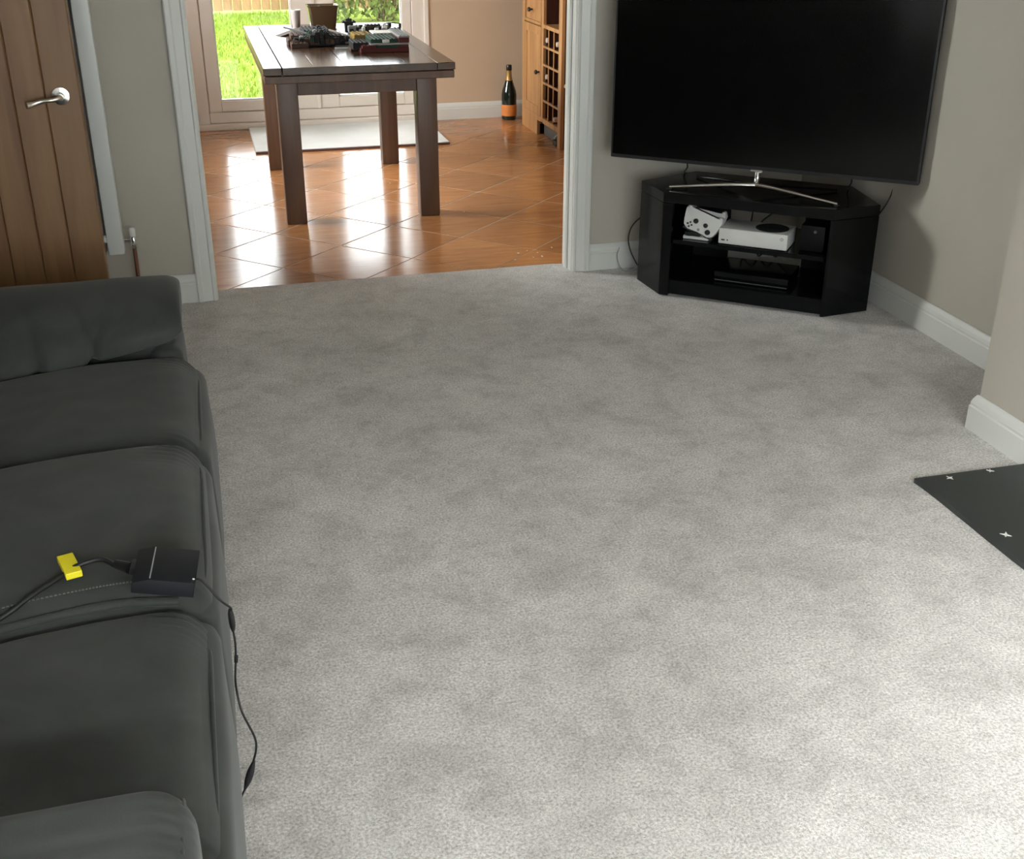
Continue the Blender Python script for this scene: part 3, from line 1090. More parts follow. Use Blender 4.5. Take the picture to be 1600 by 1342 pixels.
ac = Vector((-0.146, -2.968, 0))
az = seat_z(ac.x - 0.045, ac.y + 0.03) + 0.0115
pa = root('power_adapter', 'black mains power adapter lying on the seam of the sofa seat', 'power adapter', (ac.x, ac.y, az), R(-5))
pa.rotation_euler = (R(3), R(12), R(-5))
b = prism(nb(), [(-0.050, 0.0), (0.050, 0.0), (0.050, 0.030), (-0.024, 0.030), (-0.050, 0.021)], -0.050, 0.050, 0.004, 2)
b.transform(Matrix.Rotation(R(90), 4, 'X'))
obj('case', b, 'adapter', pa, smooth=30)
b = B((-0.0235, -0.046, 0.0292), (-0.0215, 0.046, 0.0306), 0.0004)
obj('ridge', b, 'grey', pa)
obj('status_light', lathe(nb(), [(0.0022, 0.0295), (0.0022, 0.0308), (0.0012, 0.0312)], 10, (0.046, -0.038, 0)), 'white', pa)
obj('socket', B((-0.058, -0.004, 0.003), (-0.049, 0.026, 0.017), 0.003, 2), 'blackmatt', pa, smooth=40)


def rest(pts, r_):
    return [(x, y, max(seat_z(x, y) + r_ + lift, 0)) for x, y, lift in pts]


mc = root('mains_cable', 'thick black mains lead with a yellow tag trailing over the sofa', 'cable', (-0.30, -2.92, 0.48))
lead = rest([(-0.68, -3.09, 0.0), (-0.52, -3.045, 0.0), (-0.405, -2.992, 0.0), (-0.36, -2.962, 0.001), (-0.309, -2.918, 0.004), (-0.285, -2.908, 0.012), (-0.25, -2.905, 0.016), (-0.222, -2.930, 0.014)], 0.0052)
lead.append((-0.207, -2.947, az + 0.020))
obj('lead', tube(nb(), lead, 0.0046, 10, 10), 'cable', mc, world=True, smooth=60)
b = nb()
rt = Matrix.Rotation(R(-73), 3, 'Z')
tz = seat_z(-0.3025, -2.899) + 0.0165
obox(b, Vector((-0.3025, -2.899, tz - 0.0055)), (0.034, 0.0135, 0.0062), rt, 0.002, 2)
obj('warning_tag', b, 'yellow', mc, world=True, label='folded yellow tag')
b = tube(nb(), [(-0.224, -2.932, az + 0.019), (-0.201, -2.952, az + 0.019)], lambda t: 0.0075 + 0.003 * t, 12, 2)
obj('plug', b, 'cable', mc, world=True, smooth=40)

dc = root('thin_cable', 'thin black low-voltage cable hanging over the sofa front to the carpet', 'cable', (-0.05, -3.0, 0.3))
c1 = [(-0.100, -2.988, az + 0.004), (-0.086, -2.994, az + 0.001), (-0.062, -3.004, 0.462), (-0.046, -2.995, 0.437), (-0.047, -2.985, 0.425)]
obj('lead', tube(nb(), c1, 0.0019, 8, 8), 'cable', dc, world=True, smooth=60)
obj('connector', tube(nb(), [(-0.0475, -2.985, 0.428), (-0.0475, -2.983, 0.415), (-0.047, -2.981, 0.393), (-0.047, -2.980, 0.380)], lambda t: 0.0028 + 0.0028 * math.sin(math.pi * min(1, max(0, t))), 10, 6), 'cable', dc, world=True, smooth=60)
c2 = [(-0.047, -2.980, 0.382), (-0.046, -2.982, 0.355), (-0.0485, -2.985, 0.322), (-0.050, -3.02, 0.328), (-0.051, -3.075, 0.335), (-0.046, -3.10, 0.300), (-0.031, -3.10, 0.245), (-0.030, -3.10, 0.217), (-0.038, -3.10, 0.188)]
obj('lead', tube(nb(), c2, 0.0019, 8, 8), 'cable', dc, world=True, smooth=60)
obj('connector', tube(nb(), [(-0.036, -3.10, 0.192), (-0.043, -3.10, 0.172), (-0.050, -3.10, 0.152), (-0.057, -3.10, 0.134)], lambda t: 0.0022 + 0.0042 * math.sin(math.pi * min(1, t)), 10, 6), 'cable', dc, world=True, smooth=60)
obj('connector', tube(nb(), [(-0.047, -2.9835, 0.330), (-0.0485, -2.985, 0.318)], 0.0035, 10, 2), 'cable', dc, world=True, smooth=60)
obj('lead', tube(nb(), [(-0.056, -3.10, 0.136), (-0.066, -3.10, 0.112), (-0.075, -3.10, 0.062), (-0.13, -3.10, 0.03), (-0.26, -3.10, 0.006)], 0.0019, 8, 8), 'cable', dc, world=True, smooth=60)

# ------------------------------------------------------------------ TV stand (local: x along the front, y into the corner)
ANG = math.atan2(-0.637, 0.771)
TV0 = (2.013, -0.636, 0)
ts = root('tv_stand', 'black gloss corner television stand with an open shelf', 'tv stand', TV0, ANG)
HT = 0.436
fp = [(-0.338, 0), (0.338, 0), (0.484, 0.152), (0.33, 0.42), (-0.33, 0.42), (-0.484, 0.152)]
obj('top_panel', prism(nb(), fp, HT - 0.042, HT, 0.003, 2), 'blackgloss', ts)
ip = [(-0.325, 0.012), (0.325, 0.012), (0.47, 0.155), (0.32, 0.41), (-0.32, 0.41), (-0.47, 0.155)]
obj('base_plinth', prism(nb(), ip, 0.012, 0.074, 0.003, 2), 'blackgloss', ts)
obj('shelf', prism(nb(), [(-0.31, 0.016), (0.315, 0.016), (0.44, 0.155), (0.31, 0.40), (-0.31, 0.40), (-0.44, 0.155)], 0.224, 0.242, 0.002, 1), 'blackgloss', ts)
for s in (-1, 1):
    xi = 0.298 if s < 0 else 0.328
    p = [(s * 0.338, 0.001), (s * 0.484, 0.152), (s * 0.466, 0.170), (s * 0.332, 0.026), (s * xi, 0.026), (s * xi, 0.001)]
    obj('side_panel', prism(nb(), p if s < 0 else p[::-1], 0.006, HT - 0.0425, 0.002, 1), 'blackgloss', ts)
    p = [(s * 0.482, 0.153), (s * 0.33, 0.42), (s * 0.314, 0.41), (s * 0.464, 0.153)]
    obj('side_panel', prism(nb(), p, 0.006, HT - 0.0425, 0.002, 1), 'blackgloss', ts)
    xa, xb = sorted((s * 0.16, s * 0.315))
    obj('back_panel', B((xa, 0.40, 0.074), (xb, 0.412, HT - 0.0425)), 'blackin', ts)
    obj('foot', lathe(nb(), [(0.022, 0), (0.022, 0.012)], 16, (s * 0.37, 0.09, 0)), 'blackmatt', ts)

tv = root('television', 'large black flat television on chrome legs in the corner', 'television', TV0, ANG)
TB, TT, TH = 0.530, 0.530 + 0.705, 0.6135
tv_y = 0.128
obj('cabinet', B((-TH, tv_y - 0.012, TB), (TH, tv_y + 0.030, TT), 0.005, 2), 'blackmatt', tv, smooth=40)
obj('screen', B((-TH + 0.009, tv_y - 0.0132, TB + 0.016), (TH - 0.009, tv_y - 0.0118, TT - 0.009)), 'screen', tv)
obj('back_housing', B((-0.40, tv_y + 0.025, TB + 0.06), (0.40, tv_y + 0.06, TB + 0.50), 0.02, 3), 'blackmatt', tv, smooth=40)
obj('badge', B((-0.024, tv_y - 0.016, TB - 0.006), (0.024, tv_y - 0.006, TB + 0.003), 0.002), 'chrome', tv)
b = nb()
tube(b, [(0.0, tv_y + 0.012, TB + 0.01), (0.0, tv_y + 0.012, TB - 0.03), (0.0, tv_y + 0.005, HT + 0.045), (0.0, tv_y - 0.005, HT + 0.034)], 0.011, 14, 6)
obj('neck', b, 'chrome', tv, smooth=60)
for s in (-1, 1):
    b = nb()
    tube(b, [(0.0, tv_y - 0.004, HT + 0.034), (s * 0.11, tv_y - 0.030, HT + 0.030), (s * 0.335, 0.062, HT + 0.0065)], lambda t: 0.0115 - 0.005 * t, 12, 10)
    obj('leg', b, 'chrome', tv, smooth=60)
    b = nb()
    tube(b, [(0.0, tv_y + 0.0, HT + 0.032), (s * 0.11, tv_y + 0.07, HT + 0.024), (s * 0.29, tv_y + 0.17, HT + 0.0055)], lambda t: 0.007 - 0.003 * t, 12, 10)
    obj('leg', b, 'blackgloss', tv, smooth=60)
    b = lathe(nb(), [(0.012, 0.0), (0.012, 0.003)], 14, (s * 0.335, 0.062, HT))
    obj('foot_pad', b, 'blackmatt', tv)

# things on the shelf
gc = root('game_console', 'white game console with a round black vent on the shelf', 'game console', TV0, ANG)
cz = 0.2425
obj('case', B((-0.110, 0.032, cz + 0.003), (0.166, 0.183, cz + 0.066), 0.003, 2), 'white', gc, smooth=40)
gr = obj('vent', lathe(nb(), [(0.066, cz + 0.0655), (0.066, cz + 0.0672), (0.063, cz + 0.0675)], 40, (0.086, 0.112, 0)), 'blackmatt', gc)
for i in range(5):
    rr = 0.012 + i * 0.0115
    bm = nb()
    tube(bm, [(0.086 + rr * math.cos(a * math.pi / 12), 0.112 + rr * math.sin(a * math.pi / 12), cz + 0.068) for a in range(25)], 0.0014, 6, 0)
    obj('vent_ring', bm, 'adapter', gr)
obj('foot', B((-0.10, 0.04, cz - 0.0003), (0.156, 0.176, cz + 0.0035)), 'blackmatt', gc)
obj('usb_port', B((-0.098, 0.0314, cz + 0.016), (-0.084, 0.0326, cz + 0.0215)), 'blackmatt', gc)
bm = lathe(nb(), [(0.003, 0), (0.003, 0.0012)], 12)
bm.transform(Matrix.Translation((-0.073, 0.0326, cz + 0.019)) @ Matrix.Rotation(R(90), 4, 'X'))
obj('pair_button', bm, 'blackmatt', gc)
bm = lathe(nb(), [(0.0065, 0), (0.0065, 0.0012)], 20)
bm.transform(Matrix.Translation((0.143, 0.0326, cz + 0.046)) @ Matrix.Rotation(R(90), 4, 'X'))
lg = obj('power_button', bm, 'grey', gc)
bm = nb()
for a in (45, -45):
    obox(bm, Vector((0.143, 0.0311, cz + 0.046)), (0.0058, 0.0005, 0.0011), Matrix.Rotation(R(a), 3, 'Y'))
obj('cross_emblem', bm, 'white', lg)


def gamepad(label, c, rot, group):
    """local: x to the right, z up across the face, -y towards the viewer"""
    g = root('game_controller', label, 'game controller', (0, 0, 0), 0, group)
    M0 = Matrix.Translation(TV0) @ Matrix.Rotation(ANG, 4, 'Z') @ Matrix.Translation(c)
    g.location = M0.to_translation()
    g.rotation_mode = 'XYZ'
    g.rotation_euler = (Matrix.Rotation(ANG, 4, 'Z') @ rot).to_euler()
    half = [(0.0, 0.028), (0.030, 0.030), (0.050, 0.031), (0.063, 0.022), (0.072, 0.0), (0.078, -0.028), (0.079, -0.052), (0.071, -0.064), (0.060, -0.060), (0.050, -0.040), (0.038, -0.024), (0.020, -0.020), (0.0, -0.020)]
    outl = half + [(-x, z) for x, z in half[-2:0:-1]]
    sm = smooth_path([(x, z, 0) for x, z in outl] + [(outl[0][0], outl[0][1], 0)], 4)[:-1]
    bm = prism(nb(), [(p.x, p.y) for p in sm], -0.015, 0.015, 0.010, 4)
    for v in bm.verts:          # the grips are thicker
        if v.co.y < -0.02:
            v.co.z *= 1.0 + min(0.5, (-0.02 - v.co.y) * 12)
    bm.transform(Matrix.Rotation(R(90), 4, 'X'))
    obj('body', bm, 'white', g, smooth=50)

    def disc(x, z, r_, hgt, mat, name, y0=-0.0145):
        q = lathe(nb(), [(r_, 0), (r_, hgt * .7), (r_ * .75, hgt), (0.0005, hgt)], 18)
        q.transform(Matrix.Translation((x, y0, z)) @ Matrix.Rotation(R(90), 4, 'X'))
        obj(name, q, mat, g, smooth=40)
    disc(-0.040, 0.012, 0.0105, 0.011, 'blackmatt', 'thumbstick')
    disc(0.022, -0.010, 0.0105, 0.011, 'blackmatt', 'thumbstick')
    disc(-0.021, -0.010, 0.010, 0.004, 'blackmatt', 'direction_pad')
    for dx, dz in ((0.009, 0), (-0.009, 0), (0, 0.009), (0, -0.009)):
        disc(0.042 + dx, 0.012 + dz, 0.0038, 0.004, 'blackmatt', 'button')
    disc(0.0, 0.018, 0.006, 0.002, 'grey', 'home_button')
    for s in (-1, 1):
        obj('shoulder_button', B((s * 0.048 - 0.018, -0.010, 0.0295), (s * 0.048 + 0.018, 0.012, 0.037), 0.003, 2), 'blackmatt', g, smooth=40)
    return g


gamepad('white game controller facing out, propped up at the left of the shelf', (-0.192, 0.058, 0.301),
        Matrix.Rotation(R(-12), 4, 'X') @ Matrix.Rotation(R(198), 4, 'Y'), 'controllers on the shelf')
gamepad('white game controller behind the other, beside the white console', (-0.190, 0.116, 0.297),
        Matrix.Rotation(R(-8), 4, 'X') @ Matrix.Rotation(R(187), 4, 'Y'), 'controllers on the shelf')
ck = root('charging_dock', 'small black and white dock under the propped controllers', 'dock', TV0, ANG)
obj('base', B((-0.262, 0.045, 0.2425), (-0.155, 0.155, 0.2565), 0.006, 2), 'white', ck, smooth=40)
obj('cradle', B((-0.256, 0.044, 0.2560), (-0.190, 0.148, 0.2740), 0.006, 2), 'blackmatt', ck, smooth=40)

bp = root('disc_player', 'slim black disc player on the bottom of the television stand', 'disc player', TV0, ANG)
obj('case', B((-0.125, 0.068, 0.0785), (0.178, 0.285, 0.118), 0.003, 2), 'blackgloss', bp, smooth=40)
obj('trim_strip', B((-0.122, 0.0668, 0.0795), (0.175, 0.0688, 0.083)), 'dimgrey', bp)
for x in (-0.10, 0.15):
    obj('foot', lathe(nb(), [(0.01, 0.0742), (0.01, 0.079)], 12, (x, 0.17, 0)), 'blackmatt', bp)
tb = root('set_top_box', 'small black box at the right end of the stand shelf', 'set-top box', TV0, ANG)
obj('case', B((0.205, 0.075, 0.2425), (0.300, 0.20, 0.345), 0.006, 2), 'blackin', tb, smooth=40)
obj('indicator', lathe(nb(), [(0.006, 0), (0.006, 0.001)], 12), 'dimgrey', tb, loc=(0.262, 0.0745, 0.322), rot=(R(90), 0, 0))


def cable(name, label, pts, r_=0.0026, local=True):
    bm = tube(nb(), pts, r_, 8, 8)
    if local:
        bm.transform(Matrix.Translation(TV0) @ Matrix.Rotation(ANG, 4, 'Z'))
    o = obj(name, bm, 'cable', smooth=60)
    return tag(o, label, 'cable', 'cables behind the television')


cable('hanging_cable', 'black cable hanging from the right end of the television', [(0.50, 0.24, 0.60), (0.508, 0.30, 0.52), (0.505, 0.30, 0.475), (0.494, 0.30, 0.425), (0.468, 0.30, 0.37), (0.40, 0.36, 0.25), (0.36, 0.44, 0.05), (0.34, 0.46, 0.004)], 0.003)
cable('looped_cable', 'thin black cable looping out left of the television stand', [(-0.30, 0.46, 0.30), (-0.47, 0.36, 0.27), (-0.545, 0.30, 0.225), (-0.575, 0.285, 0.165), (-0.565, 0.275, 0.10), (-0.52, 0.265, 0.03), (-0.49, 0.27, 0.004)], 0.003)
cable('short_cable', 'short black cable dropping behind the left of the television', [(-0.33, 0.22, 0.56), (-0.335, 0.30, 0.48), (-0.36, 0.35, 0.44), (-0.33, 0.45, 0.40), (-0.2, 0.47, 0.28)], 0.003)
cable('power_cable', 'black cable dropping behind the middle right of the television', [(0.345, 0.22, 0.56), (0.342, 0.30, 0.48), (0.325, 0.34, 0.442), (0.33, 0.45, 0.40), (0.2, 0.47, 0.25)], 0.003)
cable('shelf_cable', 'black cable rising behind the white console', [(-0.03, 0.20, 0.26), (-0.045, 0.30, 0.275), (-0.06, 0.38, 0.30), (-0.07, 0.43, 0.36)], 0.003)
cable('drooping_cable', 'tangled black cable drooping behind the disc player', [(-0.12, 0.44, 0.20), (-0.09, 0.39, 0.12), (-0.05, 0.40, 0.17), (-0.02, 0.39, 0.105), (0.02, 0.40, 0.16), (0.05, 0.39, 0.11), (0.08, 0.42, 0.15), (0.12, 0.45, 0.23)], 0.004)
cable('twin_cable', 'black cable slanting behind the game console', [(0.01, 0.20, 0.26), (0.0, 0.30, 0.28), (0.04, 0.40, 0.32), (0.06, 0.45, 0.40)], 0.003)
o = obj('clear_cable', tube(nb(), [(1.716, -0.03, 0.10), (1.705, -0.035, 0.06), (1.72, -0.05, 0.01), (1.745, -0.08, 0.004), (1.78, -0.12, 0.05), (1.80, -0.10, 0.13)], 0.002, 8, 8), 'grey', smooth=60)
tag(o, 'thin grey cable curled at the skirting left of the television stand', 'cable', 'cables behind the television')

# ------------------------------------------------------------------ dining table
dt = root('dining_table', 'dark stained wooden dining table before the garden doors', 'table', (0.733, 1.79, -0.004))
TX0, TX1, TY0, TY1, TZ = 0.284, 1.182, 0.865, 2.71, 0.791
obj('plank', B((TX0, TY0 + 0.0, TZ - 0.034), (TX0 + 0.0845, TY1, TZ), 0.003), 'table', dt, world=True)
obj('plank', B((TX1 - 0.088, TY0, TZ - 0.034), (TX1, TY1, TZ), 0.003), 'table', dt, world=True)
nw = (TX1 - TX0 - 0.176) / 5
obj('plank', B((TX0 + 0.0885, TY0, TZ - 0.034), (TX1 - 0.0885, TY0 + 0.085, TZ), 0.0015), 'table', dt, world=True)
obj('plank', B((TX0 + 0.0885, TY1 - 0.085, TZ - 0.034), (TX1 - 0.0885, TY1, TZ), 0.0015), 'table', dt, world=True)
for i in range(5):
    x = TX0 + 0.088 + i * nw
    obj('plank', B((x + 0.0012, TY0 + 0.0865, TZ - 0.034), (x + nw - 0.0012, TY1 - 0.0865, TZ - 0.0005), 0.0016), 'table', dt, world=True)
obj('lower_leaf', B((TX0 + 0.004, TY0 + 0.006, TZ - 0.072), (TX1 - 0.004, TY1 - 0.006, TZ - 0.037), 0.003), 'tleg', dt, world=True)
LX = ((0.352, 0.452), (1.036, 1.136))
LY = ((1.105, 1.205), (2.372, 2.472))
for a, c in LX:
    for d, e in LY:
        obj('leg', B((a, d, -0.004), (c, e, TZ - 0.072), 0.005, 2), 'tleg', dt, world=True, smooth=40)
zA, zB = TZ - 0.165, TZ - 0.072
for d in (1.118, 2.43):
    obj('apron', B((0.452, d, zA), (1.036, d + 0.026, zB), 0.003), 'tleg', dt, world=True)
for x in (0.366, 1.096):
    obj('apron', B((x, 1.205, zA), (x + 0.026, 2.372, zB), 0.003), 'tleg', dt, world=True)

# rug
b = B((0.297, 2.885, -0.0035), (1.56, 3.725, 0.012), 0.004, 2)
rg = tag(obj('door_rug', b, 'rug'), 'pale grey rug lying in front of the garden doors', 'rug')
obj('bound_edge', B((0.295, 2.872, -0.0035), (1.562, 2.886, 0.009), 0.003), 'rugedge', rg)

# things on the table
cp = root('cup', 'tapered pinkish grey cup at the far end of the table', 'cup', (0.580, 2.47, TZ))
obj('body', lathe(nb(), [(0.020, 0.0), (0.022, 0.004), (0.0285, 0.104), (0.0265, 0.104), (0.020, 0.008), (0.0005, 0.006)], 28, cap=False), 'cup', cp, smooth=40)
obj('rim', lathe(nb(), [(0.0290, 0.101), (0.0292, 0.106), (0.0262, 0.106), (0.0262, 0.101)], 28, cap=False), 'white', cp, smooth=40)
pt = root('brown_pot', 'brown glazed tapered square pot on the table', 'pot', (0.740, 2.52, TZ))


def taper_ring(bm, prof, n=5):
    rings = []
    for hx_, z in prof:
        ring = []
        hy = hx_ * 0.75
        rr = 0.018
        for cxs, cys, a0 in ((1, 1, 0), (-1, 1, 90), (-1, -1, 180), (1, -1, 270)):
            for q in range(n):
                a = R(a0 + 90 * q / (n - 1))
                ring.append(bm.verts.new((cxs * (hx_ - rr) + rr * math.cos(a), cys * (hy - rr) + rr * math.sin(a), z)))
        rings.append(ring)
    L_ = len(rings[0])
    for a, c in zip(rings, rings[1:]):
        for q in range(L_):
            bm.faces.new((a[q], a[(q + 1) % L_], c[(q + 1) % L_], c[q]))
    bm.faces.new(rings[0][::-1])
    bm.faces.new(rings[-1])
    return bm


obj('body', taper_ring(nb(), [(0.070, 0.0), (0.073, 0.012), (0.082, 0.085), (0.088, 0.122), (0.083, 0.123), (0.066, 0.02)]), 'brown', pt, smooth=50)
obj('rim', taper_ring(nb(), [(0.088, 0.117), (0.0905, 0.121), (0.0905, 0.126), (0.084, 0.126), (0.082, 0.118)]), 'brown', pt, smooth=50)


def brick(parent, lo, hi, mat, studs=True, name='brick'):
    bm = B(lo, hi, 0.0012)
    if studs:
        nx = max(1, int((hi[0] - lo[0]) / 0.018))
        ny = max(1, int((hi[1] - lo[1]) / 0.018))
        for i in range(nx):
            for j in range(ny):
                lathe(bm, [(0.005, 0), (0.005, 0.004)], 7, (lo[0] + (i + .5) * (hi[0] - lo[0]) / nx, lo[1] + (j + .5) * (hi[1] - lo[1]) / ny, hi[2]))
    return obj(name, bm, mat, parent, world=True)


# left model: a low dark brick-built vehicle with a curved roof
m1 = root('brick_vehicle', 'low dark brown and black toy brick vehicle on the left of the table', 'toy', (0.56, 1.85, TZ))
brick(m1, (0.49, 1.62, TZ), (0.72, 1.74, TZ + 0.013), 'b_black', name='base_plate')
brick(m1, (0.465, 1.66, TZ + 0.0), (0.545, 1.80, TZ + 0.030), 'b_brown')
brick(m1, (0.475, 1.56, TZ), (0.560, 1.66, TZ + 0.024), 'b_brown')
brick(m1, (0.482, 1.67, TZ + 0.030), (0.535, 1.79, TZ + 0.052), 'b_brown')
b = prism(nb(), [(0.0, 0.0), (0.17, 0.0), (0.17, 0.036), (0.12, 0.030)], 0, 0.075, 0.001, 1)
b.transform(Matrix.Translation((0.43, 2.17, TZ)) @ Matrix.Rotation(R(18), 4, 'Z') @ Matrix.Rotation(R(90), 4, 'X'))
obj('sloped_nose', b, 'b_brown', m1, world=True)
brick(m1, (0.52, 1.84, TZ), (0.70, 2.10, TZ + 0.034), 'b_brown')
brick(m1, (0.56, 1.82, TZ + 0.034), (0.70, 2.02, TZ + 0.058), 'b_black')
b = nb()
obox(b, Vector((0.535, 1.76, TZ + 0.062)), (0.085, 0.007, 0.004), Matrix.Rotation(R(-14), 3, 'Z') @ Matrix.Rotation(R(14), 3, 'Y'))
obj('bar', b, 'b_grey', m1, world=True)
b = nb()
obox(b, Vector((0.752, 1.68, TZ + 0.052)), (0.075, 0.007, 0.004), Matrix.Rotation(R(-10), 3, 'Z') @ Matrix.Rotation(R(16), 3, 'Y'))
obj('bar', b, 'b_white', m1, world=True)
brick(m1, (0.70, 1.62, TZ), (0.775, 1.73, TZ + 0.036), 'b_black')
brick(m1, (0.705, 1.63, TZ + 0.036), (0.745, 1.72, TZ + 0.05), 'b_brown')
for (x, y) in ((0.50, 1.615), (0.565, 1.615), (0.66, 1.615), (0.71, 1.615)):
    bm = lathe(nb(), [(0.016, -0.008), (0.018, -0.005), (0.018, 0.005), (0.016, 0.008)], 16)
    bm.transform(Matrix.Translation((x, y, TZ + 0.018)) @ Matrix.Rotation(R(90), 4, 'X'))
    obj('wheel', bm, 'b_black', m1, world=True, smooth=35)

random.seed(5)
for gx in range(11):
    for gy in range(5):
        x = 0.505 + gx * 0.026
        y = 1.60 + gy * 0.034
        hmax = 0.030 + 0.044 * math.exp(-((x - 0.63) / 0.065) ** 2)
        z = TZ + 0.0135
        while z < TZ + hmax:
            h_ = random.choice((0.008, 0.012, 0.018))
            mt = random.choice(('b_black', 'b_black', 'b_black', 'b_black', 'b_brown', 'b_brown', 'b_green', 'b_grey' if random.random() < .4 else 'b_black'))
            if random.random() < 0.86:
                brick(m1, (x - random.uniform(.009, .0125), y - random.uniform(.012, .0165), z), (x + random.uniform(.009, .0125), y + random.uniform(.012, .0165), z + h_), mt, z + h_ >= TZ + hmax)
            z += h_ + 0.0002

# right model: a layered brick-built scene
m2 = root('brick_building', 'layered dark red and green toy brick base on the right of the table', 'toy', (0.92, 1.6, TZ))
brick(m2, (0.792, 1.290, TZ), (1.036, 1.86, TZ + 0.022), 'b_red', False, 'base_plate')
brick(m2, (0.800, 1.287, TZ + 0.022), (0.870, 1.50, TZ + 0.034), 'b_red')
brick(m2, (0.872, 1.286, TZ + 0.022), (0.985, 1.50, TZ + 0.036), 'b_green')
brick(m2, (0.987, 1.287, TZ + 0.022), (1.034, 1.50, TZ + 0.036), 'b_red')
brick(m2, (0.840, 1.284, TZ + 0.036), (1.036, 1.52, TZ + 0.043), 'b_grey', False, 'plate')
brick(m2, (0.760, 1.33, TZ + 0.012), (0.838, 1.50, TZ + 0.046), 'b_black')
brick(m2, (0.846, 1.31, TZ + 0.043), (0.985, 1.60, TZ + 0.062), 'b_green')
brick(m2, (0.905, 1.302, TZ + 0.045), (0.94, 1.312, TZ + 0.060), 'b_white', False)
brick(m2, (0.986, 1.30, TZ + 0.043), (1.040, 1.60, TZ + 0.068), 'b_red', False)
brick(m2, (0.985, 1.295, TZ + 0.068), (1.042, 1.62, TZ + 0.076), 'b_grey')
brick(m2, (0.79, 1.50, TZ + 0.022), (0.880, 1.66, TZ + 0.064), 'b_tan')
brick(m2, (0.89, 1.52, TZ + 0.062), (1.0, 1.66, TZ + 0.069), 'b_white', False, 'plate')
brick(m2, (0.80, 1.66, TZ + 0.022), (1.03, 1.86, TZ + 0.048), 'b_black')
brick(m2, (0.755, 1.385, TZ), (0.80, 1.51, TZ + 0.012), 'b_brown')
random.seed(21)
for (x, y, z, sx, sy, h_, mt) in ((0.800, 1.78, .048, .022, .02, .048, 'b_black'), (0.800, 1.78, .096, .036, .022, .008, 'b_black'), (0.800, 1.78, .104, .016, .012, .014, 'b_black'),
                                  (0.805, 1.70, .060, .020, .016, .028, 'b_grey'), (0.858, 1.74, .048, .010, .010, .040, 'b_black'), (0.862, 1.67, .060, .008, .008, .024, 'b_white'),
                                  (0.905, 1.74, .048, .030, .018, .018, 'b_black'), (0.915, 1.74, .066, .026, .016, .014, 'b_brown'), (0.925, 1.74, .080, .038, .014, .008, 'b_black'),
                                  (0.960, 1.72, .048, .018, .018, .032, 'b_black'), (0.985, 1.70, .048, .020, .02, .020, 'b_brown'), (0.93, 1.66, .062, .010, .010, .016, 'b_white'),
                                  (0.967, 1.67, .062, .010, .010, .014, 'b_grey'), (1.010, 1.72, .076, .008, .008, .020, 'b_black'), (1.06, 1.80, .0, .02, .02, .06, 'b_black'),
                                  (1.078, 1.80, .060, .006, .006, .024, 'b_black'), (0.995, 1.80, .048, .006, .006, .040, 'b_black')):
    brick(m2, (x - sx, y - sy, TZ + z), (x + sx, y + sy, TZ + z + h_), mt, sx > .012)
for i in range(34):
    x, y = random.uniform(0.80, 1.02), random.uniform(1.67, 1.85)
    z = TZ + random.choice((0.053, 0.058, 0.066, 0.072))
    sx, sy, h_ = random.uniform(.006, .014), random.uniform(.006, .014), random.uniform(.008, .018)
    brick(m2, (x - sx, y - sy, TZ + 0.0485 if i % 2 else z), (x + sx, y + sy, z + h_), random.choice(('b_black', 'b_black', 'b_black', 'b_brown', 'b_grey', 'b_white')), False)
b = nb()
tube(b, [(0.995, 1.80, TZ + 0.086), (1.03, 1.80, TZ + 0.089), (1.078, 1.80, TZ + 0.084)], 0.003, 6, 3)
obj('rail', b, 'b_black', m2, world=True)
bk = root('booklet', 'thin pale booklet lying flat in front of the toy vehicle', 'booklet', (0.752, 1.53, TZ), R(-12))
obj('pages', B((-0.058, -0.045, 0.0005), (0.058, 0.045, 0.0075), 0.001), 'b_white', bk)
obj('cover', B((-0.059, -0.046, 0.0075), (0.059, 0.046, 0.009)), 'b_black', bk)

# ------------------------------------------------------------------ champagne bottle
cb = root('champagne_bottle', 'large dark champagne bottle with orange label on the floor by the cabinet', 'bottle', (2.168, 3.655, -0.004))
obj('glass_body', lathe(nb(), [(0.045, 0.0), (0.0535, 0.006), (0.0545, 0.03), (0.0545, 0.18), (0.050, 0.205), (0.036, 0.245), (0.023, 0.285), (0.0185, 0.31), (0.018, 0.365), (0.017, 0.372)], 32), 'bottle', cb, smooth=40)
obj('paper_label', lathe(nb(), [(0.0549, 0.03), (0.0551, 0.031), (0.0551, 0.108), (0.0549, 0.109)], 32, cap=False), 'orange', cb, smooth=40)
obj('neck_foil', lathe(nb(), [(0.0258, 0.278), (0.0212, 0.302), (0.0195, 0.32), (0.0192, 0.348)], 28, cap=False), 'gold', cb, smooth=40)
obj('neck_band', lathe(nb(), [(0.0275, 0.270), (0.0262, 0.278)], 28, cap=False), 'b_red', cb, smooth=40)
obj('cork_foil', lathe(nb(), [(0.0195, 0.346), (0.0215, 0.352), (0.0205, 0.378), (0.017, 0.386), (0.004, 0.388)], 28), 'foil', cb, smooth=40)

# ------------------------------------------------------------------ wine cabinet (front faces -x)
wc = root('wine_cabinet', 'tall oak cabinet with a wine rack on the right of the dining room', 'cabinet', (2.42, 2.97, -0.004))
ry0_ = 2.502 + 0.066
CX0, CX1, CY0, CY1, CH = 2.209, 2.632, 2.502, 3.440, 1.85


def cpart(name, lo, hi, mat='oak2', bev=0.002):
    return obj(name, B(lo, hi, bev), mat, wc, world=True)


